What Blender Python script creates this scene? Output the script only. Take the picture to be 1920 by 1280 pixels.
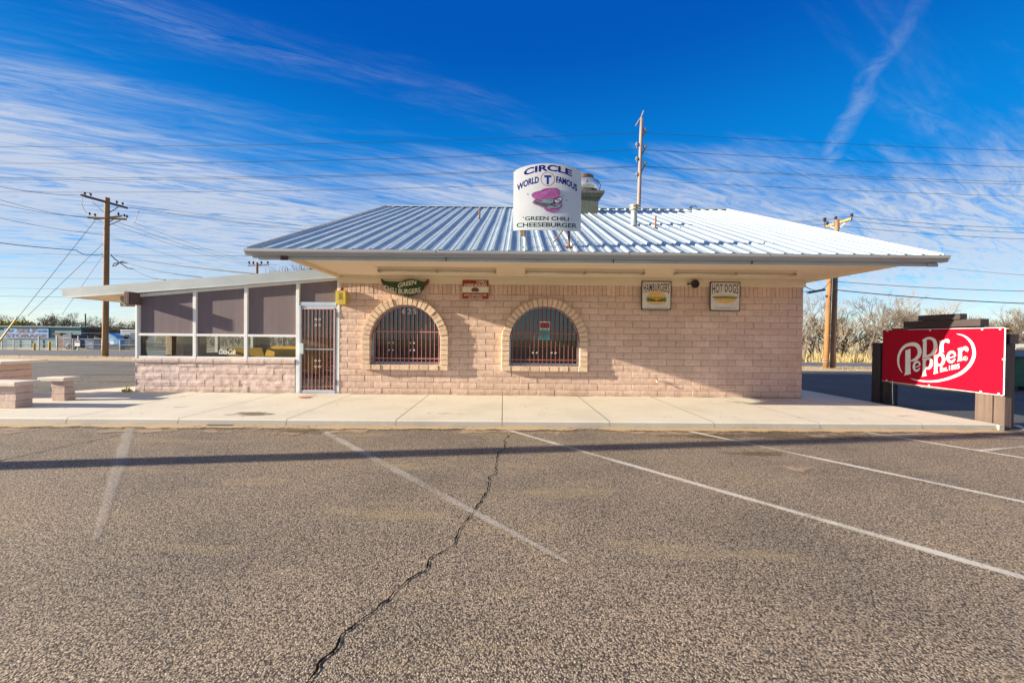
import bpy, bmesh, math, random
from mathutils import Vector, Matrix, noise as mnoise
for o in list(bpy.data.objects): bpy.data.objects.remove(o)
S = bpy.context.scene
COL = S.collection
R = math.radians
# ------------------------------------------------------------------ camera
FPX, CX, CY, HC = 746.0, 943.0, 640.0, 1.46
PIT, ROL = R(0.614), R(0.58)
cam_d = bpy.data.cameras.new("camera"); cam = bpy.data.objects.new("camera", cam_d); COL.objects.link(cam)
cam_d.sensor_width = 36; cam_d.lens = 36 * FPX / 1920.0
cam_d.shift_x = (960 - CX) / 1920.0
cam_d.clip_end = 5000; cam_d.clip_start = 0.05
_r = Vector((1, 0, 0)); _f = Vector((0, math.cos(PIT), -math.sin(PIT))); _u = Vector((0, math.sin(PIT), math.cos(PIT)))
CR = _r * math.cos(ROL) + _u * math.sin(ROL); CU = _u * math.cos(ROL) - _r * math.sin(ROL); CF = _f
cam.matrix_world = Matrix(((CR.x, CU.x, -CF.x, 0), (CR.y, CU.y, -CF.y, 0), (CR.z, CU.z, -CF.z, HC), (0, 0, 0, 1)))
S.camera = cam
def ray(px, py):
    return CR * ((px - CX) / FPX) + CU * (-(py - CY) / FPX) + CF
def P(px, py, Y):                       # photo pixel -> point at depth Y
    d = ray(px, py); t = Y / d.y
    return Vector((d.x * t, Y, HC + d.z * t))
def gz(y):                              # ground profile: level lot, falling gently far away
    if y < 24: return 0.0
    if y < 50: return -(y - 24) / 26.0
    return -1.0
def PZ(px, py, z=0.0):                  # photo pixel -> point on a level surface
    d = ray(px, py); t = (z - HC) / d.z
    return Vector((d.x * t, d.y * t, z))
def G(px, py):
    z = 0.0
    for _ in range(12):
        p = PZ(px, py, z); z = gz(p.y)
    return Vector((p.x, p.y, z))
# ------------------------------------------------------------------ light
SUN = Vector((1.0, 0.155, -0.281)).normalized()
sun_d = bpy.data.lights.new("sun", 'SUN'); sun_d.energy = 5.0; sun_d.angle = R(0.5); sun_d.color = (1.0, 0.88, 0.69)
sun = bpy.data.objects.new("sun", sun_d); COL.objects.link(sun)
sun.rotation_euler = SUN.to_track_quat('-Z', 'Y').to_euler(); sun.location = (-30, -5, 20)
EL = math.asin(-SUN.z); AZ = math.atan2(-SUN.x, -SUN.y)
W = bpy.data.worlds.new("World"); S.world = W; W.use_nodes = True
nt = W.node_tree; N = nt.nodes; L = nt.links; N.clear()
def nn(t, **k):
    n = N.new(t)
    for a, b in k.items(): setattr(n, a, b)
    return n
wout = nn('ShaderNodeOutputWorld'); bg = nn('ShaderNodeBackground'); L.new(bg.outputs[0], wout.inputs[0])
bg.inputs[1].default_value = 0.066
sky = nn('ShaderNodeTexSky'); sky.sky_type = 'NISHITA'; sky.sun_disc = False
sky.sun_elevation = EL; sky.sun_rotation = AZ; sky.altitude = 1500; sky.air_density = 1.0; sky.dust_density = 0.3; sky.ozone_density = 3.0
hs = nn('ShaderNodeHueSaturation'); hs.inputs['Saturation'].default_value = 1.55; hs.inputs['Value'].default_value = 1.0
L.new(sky.outputs[0], hs.inputs['Color'])
tc = nn('ShaderNodeTexCoord'); sx = nn('ShaderNodeSeparateXYZ'); L.new(tc.outputs['Generated'], sx.inputs[0])
def M(op, a, b=None, c=None, clamp=False):
    m = nn('ShaderNodeMath', operation=op, use_clamp=clamp)
    for i, v in enumerate((a, b, c)):
        if v is None: continue
        if isinstance(v, (int, float)): m.inputs[i].default_value = v
        else: L.new(v, m.inputs[i])
    return m.outputs[0]
def ss(x, lo, hi):
    m = nn('ShaderNodeMapRange', interpolation_type='SMOOTHSTEP'); m.clamp = True
    L.new(x, m.inputs[0]); m.inputs[1].default_value = lo; m.inputs[2].default_value = hi
    return m.outputs[0]
def blend(fac, a, b):
    m = nn('ShaderNodeMix', data_type='RGBA'); L.new(fac, m.inputs[0])
    for k, v in ((6, a), (7, b)):
        if isinstance(v, tuple): m.inputs[k].default_value = v
        else: L.new(v, m.inputs[k])
    return m.outputs[2]
vx, vy, vz = sx.outputs[0], sx.outputs[1], sx.outputs[2]
# deeper blue aloft, as the photo's sky is
azure = ss(vz, 0.02, 0.34); deep = ss(vz, 0.30, 0.62)
col0 = blend(deep, blend(azure, hs.outputs[0], (0.02, 1.38, 4.1, 1)), (0.005, 0.50, 2.65, 1))
deepmix = nn('ShaderNodeMix', data_type='RGBA'); deepmix.inputs[0].default_value = SKYMIX = 0.92
L.new(hs.outputs[0], deepmix.inputs[6]); L.new(col0, deepmix.inputs[7])
den = M('ADD', M('MAXIMUM', vz, 0.0), 0.10)
u = M('DIVIDE', vx, den); v = M('DIVIDE', vy, den)
cu = M('ADD', M('MULTIPLY', u, 0.91), M('MULTIPLY', v, 0.41)); cv = M('SUBTRACT', M('MULTIPLY', v, 0.91), M('MULTIPLY', u, 0.41))
def cloudnoise(su, sv, off, detail, rough, dist):
    cb = nn('ShaderNodeCombineXYZ'); L.new(M('MULTIPLY', cu, su), cb.inputs[0]); L.new(M('MULTIPLY', cv, sv), cb.inputs[1]); cb.inputs[2].default_value = off
    n = nn('ShaderNodeTexNoise'); n.inputs['Scale'].default_value = 1.0; n.inputs['Detail'].default_value = detail
    n.inputs['Roughness'].default_value = rough; n.inputs['Distortion'].default_value = dist
    L.new(cb.outputs[0], n.inputs['Vector']); return n.outputs[0]
big = cloudnoise(0.16, 0.42, 3.1, 4, 0.5, 0.5)
fine = cloudnoise(0.55, 3.2, 7.7, 10, 0.62, 0.9)
wisp = cloudnoise(1.8, 10.0, 1.7, 7, 0.62, 0.6)
low = M('SUBTRACT', 1.0, ss(vz, 0.14, 0.52))             # more cloud low down
leftb = M('MULTIPLY', ss(M('MULTIPLY', vx, -1.0), 0.0, 0.75), 0.10)
cov = M('ADD', M('ADD', M('MULTIPLY', big, 0.55), M('MULTIPLY', fine, 0.42)), M('ADD', M('MULTIPLY', wisp, 0.22), leftb))
cov = M('ADD', cov, M('SUBTRACT', M('MULTIPLY', low, 0.52), 0.40))
mid = M('MULTIPLY', M('MULTIPLY', ss(vz, 0.24, 0.33), M('SUBTRACT', 1.0, ss(vz, 0.38, 0.48))), M('MULTIPLY', M('SUBTRACT', 1.0, ss(M('ABSOLUTE', M('SUBTRACT', vx, 0.12)), 0.15, 0.6)), 0.17))
cov = M('ADD', cov, mid)
cm = ss(cov, 0.40, 0.76)
# contrail: a band about a great circle through two directions
def con(pa, pb, width, a0, a1, strength):
    A = ray(*pa).normalized(); B = ray(*pb).normalized(); n = A.cross(B).normalized()
    d = M('ADD', M('ADD', M('MULTIPLY', vx, n.x), M('MULTIPLY', vy, n.y)), M('MULTIPLY', vz, n.z))
    wob = M('MULTIPLY', M('SUBTRACT', cloudnoise(3.0, 3.0, 5.0, 4, 0.6, 0.5), 0.5), 0.05)
    d = M('ABSOLUTE', M('ADD', d, wob))
    band = M('SUBTRACT', 1.0, ss(d, 0.0, width))
    tex = ss(cloudnoise(5, 9, 2.0, 8, 0.7, 1.5), 0.30, 0.75)
    fr = M('MULTIPLY', ss(vz, a0, a0 + 0.06), M('SUBTRACT', 1.0, ss(vz, a1, a1 + 0.3)))
    side = ss(vx, 0.2, 0.3)
    return M('MULTIPLY', M('MULTIPLY', M('MULTIPLY', band, tex), M('MULTIPLY', fr, side)), strength)
ct = con((1535, 325), (1722, 0), 0.020, 0.27, 0.32, 0.30)
fib = cloudnoise(2.6, 14.0, 9.3, 8, 0.68, 1.6)
cm = M('MULTIPLY', cm, M('ADD', 0.30, ss(fib, 0.30, 0.62)), None, True)
hi = M('MULTIPLY', M('MULTIPLY', ss(cloudnoise(0.5, 1.9, 12.0, 8, 0.62, 0.8), 0.52, 0.84), ss(fib, 0.3, 0.7)), 0.30)   # faint wisps higher up
cm = M('MAXIMUM', M('MULTIPLY', M('MAXIMUM', cm, hi), 0.74), ct)
hz = M('SUBTRACT', 1.0, ss(vz, 0.0, 0.16))
cm = M('MAXIMUM', cm, M('MULTIPLY', hz, 0.42))
over = M('MULTIPLY', ss(vz, 0.68, 0.86), 0.40)            # pale veil added out of view, overhead and behind, to neutralise the fill light
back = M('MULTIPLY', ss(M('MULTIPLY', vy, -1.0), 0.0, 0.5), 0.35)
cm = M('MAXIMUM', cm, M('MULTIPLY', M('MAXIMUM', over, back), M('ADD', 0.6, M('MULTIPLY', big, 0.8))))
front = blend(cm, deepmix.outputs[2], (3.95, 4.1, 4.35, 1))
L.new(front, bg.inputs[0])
S.view_settings.view_transform = 'Standard'; S.view_settings.look = 'None'; S.view_settings.gamma = 1; S.view_settings.exposure = 1.5
S.render.engine = 'CYCLES'
S.render.resolution_x = 1024; S.render.resolution_y = 682
# ------------------------------------------------------------------ materials
class NT:
    def __init__(s, name):
        s.m = bpy.data.materials.new(name); s.m.use_nodes = True; s.t = s.m.node_tree; s.n = s.t.nodes; s.l = s.t.links
        s.b = s.n['Principled BSDF']; s.tc = s.n.new('ShaderNodeTexCoord')
    def tex(s, kind, scale, detail=3, rough=0.55, vec=None, dist=0, **k):
        n = s.n.new(kind); n.inputs['Scale'].default_value = scale
        if kind == 'ShaderNodeTexNoise':
            n.inputs['Detail'].default_value = detail; n.inputs['Roughness'].default_value = rough; n.inputs['Distortion'].default_value = dist
        for a, b in k.items(): setattr(n, a, b)
        s.l.new(vec if vec is not None else s.tc.outputs['Object'], n.inputs['Vector']); return n
    def map(s, sc=(1, 1, 1), rot=(0, 0, 0)):
        n = s.n.new('ShaderNodeMapping'); n.inputs['Scale'].default_value = sc; n.inputs['Rotation'].default_value = rot
        s.l.new(s.tc.outputs['Object'], n.inputs['Vector']); return n.outputs[0]
    def ramp(s, src, stops):
        n = s.n.new('ShaderNodeValToRGB'); e = n.color_ramp.elements
        while len(e) < len(stops): e.new(0.5)
        for i, (p, c) in enumerate(stops): e[i].position = p; e[i].color = c + (1,) if len(c) == 3 else c
        s.l.new(src, n.inputs[0]); return n.outputs[0]
    def mix(s, fac, a, b, mode='MIX'):
        n = s.n.new('ShaderNodeMix'); n.data_type = 'RGBA'; n.blend_type = mode
        for i, v in ((0, fac), (6, a), (7, b)):
            if isinstance(v, (int, float)): n.inputs[i].default_value = v
            elif isinstance(v, tuple): n.inputs[i].default_value = v + (1,) if len(v) == 3 else v
            else: s.l.new(v, n.inputs[i])
        return n.outputs[2]
    def math(s, op, a, b=0.0):
        n = s.n.new('ShaderNodeMath'); n.operation = op
        for i, v in enumerate((a, b)):
            if isinstance(v, (int, float)): n.inputs[i].default_value = v
            else: s.l.new(v, n.inputs[i])
        return n.outputs[0]
    def color(s, c):
        if isinstance(c, tuple): s.b.inputs['Base Color'].default_value = c + (1,)
        else: s.l.new(c, s.b.inputs['Base Color'])
    def bump(s, h, strength=0.5, dist=0.01, prev=None):
        n = s.n.new('ShaderNodeBump'); n.inputs['Strength'].default_value = strength; n.inputs['Distance'].default_value = dist
        s.l.new(h, n.inputs['Height'])
        if prev is not None: s.l.new(prev, n.inputs['Normal'])
        s.l.new(n.outputs[0], s.b.inputs['Normal']); return n.outputs[0]
def mul(c, k): return tuple(max(0, x * k) for x in c)
MATS = {}
def mat(name, c, rough=0.7, metal=0.0, var=0.15, scale=6.0, bump=0.0, bscale=60.0, stretch=None, spec=None, c2=None):
    if name in MATS: return MATS[name]
    t = NT(name); vec = t.map(stretch) if stretch else None
    n = t.tex('ShaderNodeTexNoise', scale, 5, 0.6, vec)
    t.color(t.ramp(n.outputs[0], [(0.3, mul(c, 1 - var)), (0.72, c2 if c2 else mul(c, 1 + var))]))
    t.b.inputs['Roughness'].default_value = rough; t.b.inputs['Metallic'].default_value = metal
    if spec is not None: t.b.inputs['Specular IOR Level'].default_value = spec
    if bump: t.bump(t.tex('ShaderNodeTexNoise', bscale, 4, 0.6, vec).outputs[0], bump, 0.01)
    MATS[name] = t.m; return t.m
# asphalt: exposed aggregate
def asphalt(name, tint, dark, stain=True, s=1.0):
    t = NT(name)
    wn = t.tex('ShaderNodeTexNoise', 110 * s, 2, 0.6); va = t.n.new('ShaderNodeVectorMath'); va.operation = 'MULTIPLY_ADD'
    t.l.new(wn.outputs['Color'], va.inputs[0]); va.inputs[1].default_value = (0.014 / s,) * 3; t.l.new(t.tc.outputs['Object'], va.inputs[2]); vv = va.outputs[0]
    v1 = t.tex('ShaderNodeTexVoronoi', 104 * s, vec=vv); v2 = t.tex('ShaderNodeTexVoronoi', 190 * s, vec=vv)
    sep = t.n.new('ShaderNodeSeparateColor'); t.l.new(v1.outputs['Color'], sep.inputs[0])
    stones = t.ramp(sep.outputs[0], [(0.0, mul(tint, 0.55)), (0.35, mul(tint, 0.9)), (0.75, tint), (1.0, mul(tint, 1.75))])
    sep2 = t.n.new('ShaderNodeSeparateColor'); t.l.new(v2.outputs['Color'], sep2.inputs[0])
    small = t.ramp(sep2.outputs[1], [(0.0, mul(tint, 0.45)), (0.6, mul(tint, 0.95)), (1.0, mul(tint, 1.6))])
    st = t.mix(0.4, stones, small)
    gap = t.ramp(v1.outputs['Distance'], [(0.38, (0, 0, 0)), (0.72, (1, 1, 1))])
    st = t.mix(gap, st, dark)
    pits = t.ramp(t.tex('ShaderNodeTexNoise', 45 * s, 3, 0.6).outputs[0], [(0.38, (1, 1, 1)), (0.47, (0, 0, 0))])
    st = t.mix(t.math('MULTIPLY', pits, 0.8), st, dark)
    n = t.tex('ShaderNodeTexNoise', 0.55, 6, 0.6); m = t.ramp(n.outputs[0], [(0.3, (0.68, 0.70, 0.75)), (0.52, (1, 1, 1)), (0.75, (1.2, 1.11, 1.0))])
    st = t.mix(1.0, st, m, 'MULTIPLY')
    if stain:
        n2 = t.tex('ShaderNodeTexNoise', 1.3, 6, 0.65, t.map((0.45, 1.6, 1)))
        st = t.mix(t.ramp(n2.outputs[0], [(0.55, (0, 0, 0)), (0.72, (0.6, 0.6, 0.6))]), st, mul(tint, 0.85)[:1] + (tint[1] * 0.82, tint[2] * 0.62))
    t.color(st); t.b.inputs['Roughness'].default_value = 0.85; t.b.inputs['Specular IOR Level'].default_value = 0.3
    h = t.math('SUBTRACT', 1.0, v1.outputs['Distance'])
    h = t.math('ADD', h, t.math('MULTIPLY', sep.outputs[0], 0.25))
    b = t.bump(h, 0.85, 0.006); t.bump(t.tex('ShaderNodeTexNoise', 150, 3).outputs[0], 0.4, 0.003, b)
    MATS[name] = t.m; return t.m
A_LOT = asphalt('lot_asphalt', (0.43, 0.335, 0.235), (0.055, 0.044, 0.036)); A_OLD = asphalt('old_asphalt', (0.27, 0.235, 0.195), (0.05, 0.05, 0.05), True, 0.6)
A_ROAD = asphalt('road_asphalt', (0.19, 0.19, 0.20), (0.10, 0.10, 0.11), False, 0.5)
A_SIDE = asphalt('driveway_asphalt', (0.12, 0.12, 0.125), (0.05, 0.05, 0.055), False, 0.7)
def concrete(name, c):
    t = NT(name)
    n = t.tex('ShaderNodeTexNoise', 1.1, 8, 0.62); n2 = t.tex('ShaderNodeTexNoise', 60, 4, 0.6); n3 = t.tex('ShaderNodeTexNoise', 5, 8, 0.7)
    b = t.ramp(n.outputs[0], [(0.32, mul(c, 0.84)), (0.5, c), (0.7, (c[0] * 1.06, c[1] * 1.08, c[2] * 1.12))])
    b = t.mix(t.ramp(n3.outputs[0], [(0.56, (0, 0, 0)), (0.75, (0.4, 0.4, 0.4))]), b, mul(c, 0.70))
    b = t.mix(0.35, b, t.ramp(n2.outputs[0], [(0.3, mul(c, 0.7)), (0.7, mul(c, 1.2))]))
    t.color(b); t.b.inputs['Roughness'].default_value = 0.8; t.bump(n2.outputs[0], 0.35, 0.004); MATS[name] = t.m; return t.m
CONC = concrete('sidewalk_concrete', (0.585, 0.535, 0.435))
CURB = concrete('curb_concrete', (0.42, 0.38, 0.32))
def blockpaint(name, c, hi):
    t = NT(name)
    n = t.tex('ShaderNodeTexNoise', 1.0, 6, 0.6); n2 = t.tex('ShaderNodeTexNoise', 14, 6, 0.65); n3 = t.tex('ShaderNodeTexNoise', 90, 4, 0.6)
    b = t.ramp(n.outputs[0], [(0.3, mul(c, 0.9)), (0.7, hi)])
    b = t.mix(t.ramp(n2.outputs[0], [(0.48, (0, 0, 0)), (0.72, (0.7, 0.7, 0.7))]), b, mul(c, 0.70))
    at = t.n.new('ShaderNodeAttribute'); at.attribute_name = 'tone'
    b = t.mix(1.0, b, t.ramp(at.outputs['Fac'], [(0.0, (0.90, 0.89, 0.88)), (1.0, (1.05, 1.05, 1.05))]), 'MULTIPLY')
    dr = t.tex('ShaderNodeTexNoise', 1.0, 5, 0.6, t.map((7, 7, 0.7)))
    b = t.mix(t.ramp(dr.outputs[0], [(0.55, (0, 0, 0)), (0.75, (0.32, 0.32, 0.32))]), b, mul(c, 0.66))
    # splashes of dirt low on the wall
    sp = t.n.new('ShaderNodeSeparateXYZ'); t.l.new(t.tc.outputs['Object'], sp.inputs[0])
    lowm = t.math('MULTIPLY', t.ramp(t.math('ADD', sp.outputs[2], t.math('MULTIPLY', n2.outputs[0], 0.25)), [(0.10, (1, 1, 1)), (0.42, (0, 0, 0))]), 0.35)
    b = t.mix(lowm, b, (0.42, 0.30, 0.19))
    t.color(b); t.b.inputs['Roughness'].default_value = 0.75; t.b.inputs['Specular IOR Level'].default_value = 0.3
    p = t.bump(n2.outputs[0], 0.55, 0.012); t.bump(n3.outputs[0], 0.45, 0.003, p); MATS[name] = t.m; return t.m
BLOCK = blockpaint('painted_block', (0.64, 0.455, 0.355), (0.72, 0.54, 0.435))
BLOCK2 = blockpaint('painted_block_pink', (0.66, 0.50, 0.43), (0.73, 0.57, 0.50))
SURR = blockpaint('arch_block', (0.70, 0.52, 0.37), (0.77, 0.59, 0.43))
def metalroof():
    t = NT('roof_metal')
    n = t.tex('ShaderNodeTexNoise', 2.5, 6, 0.65, t.map((1.6, 0.35, 1))); n2 = t.tex('ShaderNodeTexNoise', 18, 4, 0.6, t.map((2.0, 0.4, 1)))
    b = t.ramp(n.outputs[0], [(0.3, (0.33, 0.44, 0.48)), (0.7, (0.50, 0.58, 0.61))])
    b = t.mix(t.ramp(n2.outputs[0], [(0.54, (0, 0, 0)), (0.75, (0.6, 0.6, 0.6))]), b, (0.40, 0.31, 0.22))
    t.color(b); t.b.inputs['Metallic'].default_value = 0.3; t.l.new(t.ramp(n2.outputs[0], [(0.3, (0.34,) * 3), (0.7, (0.55,) * 3)]), t.b.inputs['Roughness'])
    t.bump(t.tex('ShaderNodeTexNoise', 3.0, 3).outputs[0], 0.12, 0.02); MATS['roof_metal'] = t.m; return t.m
ROOF = metalroof(); TRIMG = mat('green_trim', (0.16, 0.30, 0.30), 0.5)
def glass(name, tint=(0.85, 0.9, 0.92), refl=0.11):
    m = bpy.data.materials.new(name); m.use_nodes = True; n = m.node_tree.nodes; l = m.node_tree.links; n.clear()
    o = n.new('ShaderNodeOutputMaterial'); mx = n.new('ShaderNodeMixShader'); tr = n.new('ShaderNodeBsdfTransparent'); g = n.new('ShaderNodeBsdfGlossy')
    tr.inputs[0].default_value = tint + (1,); g.inputs['Roughness'].default_value = 0.01; g.inputs[0].default_value = (0.95, 0.97, 1, 1)
    fr = n.new('ShaderNodeFresnel'); fr.inputs[0].default_value = 1.5
    ad = n.new('ShaderNodeMath'); ad.operation = 'ADD'; ad.use_clamp = True; l.new(fr.outputs[0], ad.inputs[0]); ad.inputs[1].default_value = refl
    tx = n.new('ShaderNodeTexCoord'); no = n.new('ShaderNodeTexNoise'); no.inputs['Scale'].default_value = 1.3; l.new(tx.outputs['Object'], no.inputs['Vector'])
    bp = n.new('ShaderNodeBump'); bp.inputs['Strength'].default_value = 0.05; bp.inputs['Distance'].default_value = 0.02; l.new(no.outputs[0], bp.inputs['Height']); l.new(bp.outputs[0], g.inputs['Normal'])
    l.new(ad.outputs[0], mx.inputs[0]); l.new(tr.outputs[0], mx.inputs[1]); l.new(g.outputs[0], mx.inputs[2]); l.new(mx.outputs[0], o.inputs[0])
    MATS[name] = m; return m
GLASS = glass('window_glass', (0.55, 0.6, 0.62), 0.05); GLASS2 = glass('clear_glass', (0.85, 0.9, 0.9), 0.03)
def worn(name, c, keep, scale=22, amax=0.85, soft=0.08):        # worn paint: broken up by noise
    m = bpy.data.materials.new(name); m.use_nodes = True; n = m.node_tree.nodes; l = m.node_tree.links; b = n['Principled BSDF']
    tx = n.new('ShaderNodeTexCoord'); no = n.new('ShaderNodeTexNoise'); no.inputs['Scale'].default_value = scale; no.inputs['Detail'].default_value = 6; no.inputs['Roughness'].default_value = 0.7
    no2 = n.new('ShaderNodeTexNoise'); no2.inputs['Scale'].default_value = 1.2; no2.inputs['Detail'].default_value = 3
    at = n.new('ShaderNodeAttribute'); at.attribute_name = 'edge'
    l.new(tx.outputs['Object'], no.inputs['Vector']); l.new(tx.outputs['Object'], no2.inputs['Vector'])
    a = n.new('ShaderNodeMath'); a.operation = 'ADD'; l.new(no.outputs[0], a.inputs[0]); l.new(no2.outputs[0], a.inputs[1])
    e = n.new('ShaderNodeMath'); e.operation = 'ADD'; l.new(a.outputs[0], e.inputs[0])
    em = n.new('ShaderNodeMath'); em.operation = 'MULTIPLY'; l.new(at.outputs['Fac'], em.inputs[0]); em.inputs[1].default_value = 0.35; l.new(em.outputs[0], e.inputs[1])
    mr = n.new('ShaderNodeMapRange'); l.new(e.outputs[0], mr.inputs[0]); mr.inputs[1].default_value = 1.45 - keep - soft; mr.inputs[2].default_value = 1.45 - keep + soft
    mr.inputs[4].default_value = amax
    l.new(mr.outputs[0], b.inputs['Alpha']); b.inputs['Base Color'].default_value = c + (1,); b.inputs['Roughness'].default_value = 0.8
    MATS[name] = m; return m
PAINT = worn('worn_line_paint', (0.74, 0.68, 0.58), 0.22, 75, .66, .2); PAINT2 = worn('faded_line_paint', (0.6, 0.55, 0.48), 0.14, 75, .52, .2); PAINT3 = worn('very_faded_line_paint', (0.55, 0.50, 0.44), 0.14, 75, .38, .22)
DUST = worn('drifted_sand', (0.46, 0.33, 0.18), 0.32, 14, .95, .14); STAIN = worn('dark_damp_stain', (0.13, 0.09, 0.045), 0.28, 9, .85, .2)
TAN = worn('sandy_stain', (0.36, 0.26, 0.17), 0.08, 4)
def wood(name, c, rough=0.85, st=(14, 14, 0.8)):
    t = NT(name); n = t.tex('ShaderNodeTexNoise', 1.0, 7, 0.65, t.map(st)); n2 = t.tex('ShaderNodeTexNoise', 2.0, 4, 0.6)
    b = t.ramp(n.outputs[0], [(0.3, mul(c, 0.45)), (0.5, c), (0.75, mul(c, 1.5))]); b = t.mix(0.4, b, t.ramp(n2.outputs[0], [(0.3, mul(c, 0.6)), (0.7, mul(c, 1.3))]))
    t.color(b); t.b.inputs['Roughness'].default_value = rough; t.bump(n.outputs[0], 0.6, 0.012); MATS[name] = t.m; return t.m
POLEW = wood('pole_wood', (0.25, 0.145, 0.065)); POLEW2 = wood('dark_pole_wood', (0.24, 0.145, 0.08)); POLEY = wood('orange_pole_wood', (0.26, 0.12, 0.038)); ARMW = wood('crossarm_wood', (0.33, 0.21, 0.085), 0.8, (1.5, 14, 14))
TIE = wood('tarred_timber', (0.042, 0.030, 0.030), 0.8); TIEL = wood('weathered_timber', (0.125, 0.085, 0.068), 0.85); TIEH = wood('tarred_beam', (0.045, 0.032, 0.033), 0.8, (14, 0.8, 14)); BEAMW = wood('purlin_wood', (0.16, 0.10, 0.09), 0.8, (14, 1.2, 14)); PLYW = wood('eave_plywood', (0.38, 0.24, 0.16), 0.8, (1, 9, 9))
GALV = mat('galvanised_trim', (0.42, 0.46, 0.47), 0.5, 0.3, 0.10, 1.5, 0.08, 8)
GUT = mat('gutter_paint', (0.38, 0.38, 0.38), 0.45, 0.2, 0.12, 2.0, 0.05, 10, (0.4, 4, 4)); FASC = mat('fascia_paint', (0.46, 0.50, 0.52), 0.6, 0, 0.1, 2.0)
SOFF = mat('soffit_paint', (0.72, 0.60, 0.45), 0.7, 0, 0.07, 0.8, 0.05, 30); FRIEZE = mat('frieze_paint', (0.72, 0.64, 0.48), 0.6, 0, 0.08, 3, 0.1, 40, (0.3, 4, 4))
WHITEM = mat('white_aluminium', (0.74, 0.74, 0.71), 0.45, 0, 0.07, 4); BLUEM = mat('bluish_frame_paint', (0.42, 0.50, 0.60), 0.5, 0, 0.1, 4)
SCREEN = mat('sun_screen_fabric', (0.175, 0.135, 0.14), 0.9, 0, 0.10, 2.0, 0.15, 300, (3.5, 1, 0.25)); REDBAR = mat('red_bar_paint', (0.40, 0.16, 0.15), 0.5, 0, 0.2, 8); DARKBAR = mat('dark_red_bar_paint', (0.27, 0.10, 0.085), 0.5, 0, 0.2, 8)
BLACK = mat('black_plastic', (0.02, 0.02, 0.022), 0.5); WIRE = mat('wire_black', (0.03, 0.03, 0.035), 0.6); RUST = mat('rusty_steel', (0.19, 0.07, 0.028), 0.8, 0, 0.3, 20, 0.3, 60)
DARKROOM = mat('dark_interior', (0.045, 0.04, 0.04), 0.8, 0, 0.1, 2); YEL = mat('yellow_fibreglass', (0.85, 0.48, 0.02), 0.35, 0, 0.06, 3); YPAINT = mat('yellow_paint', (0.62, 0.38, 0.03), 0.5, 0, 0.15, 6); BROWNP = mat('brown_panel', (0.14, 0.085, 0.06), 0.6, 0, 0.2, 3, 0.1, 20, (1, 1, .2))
DIRT = mat('dry_dirt', (0.44, 0.31, 0.19), 0.95, 0, 0.22, 0.6, 0.5, 12, None, 0.2, (0.56, 0.44, 0.26)); FIELD = mat('dry_field', (0.36, 0.29, 0.17), 0.95, 0, 0.25, 0.15, 0.5, 3, None, 0.2, (0.50, 0.42, 0.22))
GREENBOARD = mat('sign_green', (0.022, 0.055, 0.012), 0.5, 0, 0.35, 9); CREAM = mat('sign_cream', (0.72, 0.70, 0.55), 0.6, 0, 0.05, 9); SIGNRED = mat('sign_red', (0.30, 0.02, 0.018), 0.45, 0, 0.12, 8); BANNER = mat('banner_red', (0.36, 0.003, 0.018), 0.4, 0, 0.05, 2, spec=.15); WHITEP = mat('white_print', (0.78, 0.80, 0.78), 0.5, 0, 0.03, 5)
INK = mat('brown_ink', (0.05, 0.035, 0.03), 0.6); NAVY = mat('navy_letters', (0.006, 0.009, 0.15), 0.5, 0, 0.05, spec=.2); FOREST = mat('forest_letters', (0.004, 0.055, 0.02), 0.5, 0, 0.2, 9, spec=.2); PINKBUN = mat('faded_pink', (0.30, 0.075, 0.25), 0.6, 0, 0.25, 14); PURPLE = mat('faded_purple', (0.07, 0.03, 0.10), 0.6, 0, 0.4, 30, c2=(0.25, 0.18, 0.32))
TEALP = mat('faded_teal', (0.16, 0.26, 0.28), 0.6, 0, 0.4, 40); BUN = mat('bun_yellow', (0.72, 0.48, 0.16), 0.6, 0, 0.12, 12); LETT = mat('lettuce_green', (0.22, 0.25, 0.06), 0.6, 0, 0.5, 50); PATTY = mat('patty_brown', (0.10, 0.05, 0.035), 0.6, 0, 0.3, 40); SIGNWHITE = mat('sign_white', (0.66, 0.64, 0.60), 0.55, 0, 0.08, 7); BLUEL = mat('blue_letters', (0.008, 0.025, 0.22), 0.5, spec=.2); REDL = mat('red_letters', (0.35, 0.015, 0.03), 0.5)
CORR = mat('corrugated_green_metal', (0.075, 0.17, 0.21), 0.5, 0.1, 0.12, 1.0, 0.6, 2.2, (3, 3, 0.05)); LBLUE = mat('light_blue_board', (0.13, 0.32, 0.62), 0.5); ALARM = mat('alarm_yellow', (0.55, 0.42, 0.05), 0.6, 0, 0.25, 10)
DAMP = worn('drain_damp', (0.17, 0.125, 0.075), 0.42, 6, .8, .12); TWIG = mat('bare_twigs', (0.12, 0.095, 0.075), 0.9, 0, 0.25, 1.0); BRUSHM = mat('brush_twigs', (0.33, 0.28, 0.19), 0.9, 0, 0.3, .3); TWIG2 = mat('pale_twigs', (0.22, 0.175, 0.13), 0.9, 0, 0.2, 1.0); BARK = mat('bark', (0.14, 0.105, 0.08), 0.9, 0, 0.3, 3, 0.5, 20); LEAFY = mat('yellow_green_leaves', (0.26, 0.24, 0.04), 0.8, 0, 0.3, 1); LEAFG = mat('green_leaves', (0.19, 0.19, 0.07), 0.8, 0, 0.3, 1); GRASSM = mat('dry_grass', (0.33, 0.26, 0.12), 0.9, 0, 0.25, 2); WEED = mat('weed_leaves', (0.34, 0.34, 0.06), 0.8, 0, 0.3, 5)
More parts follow.
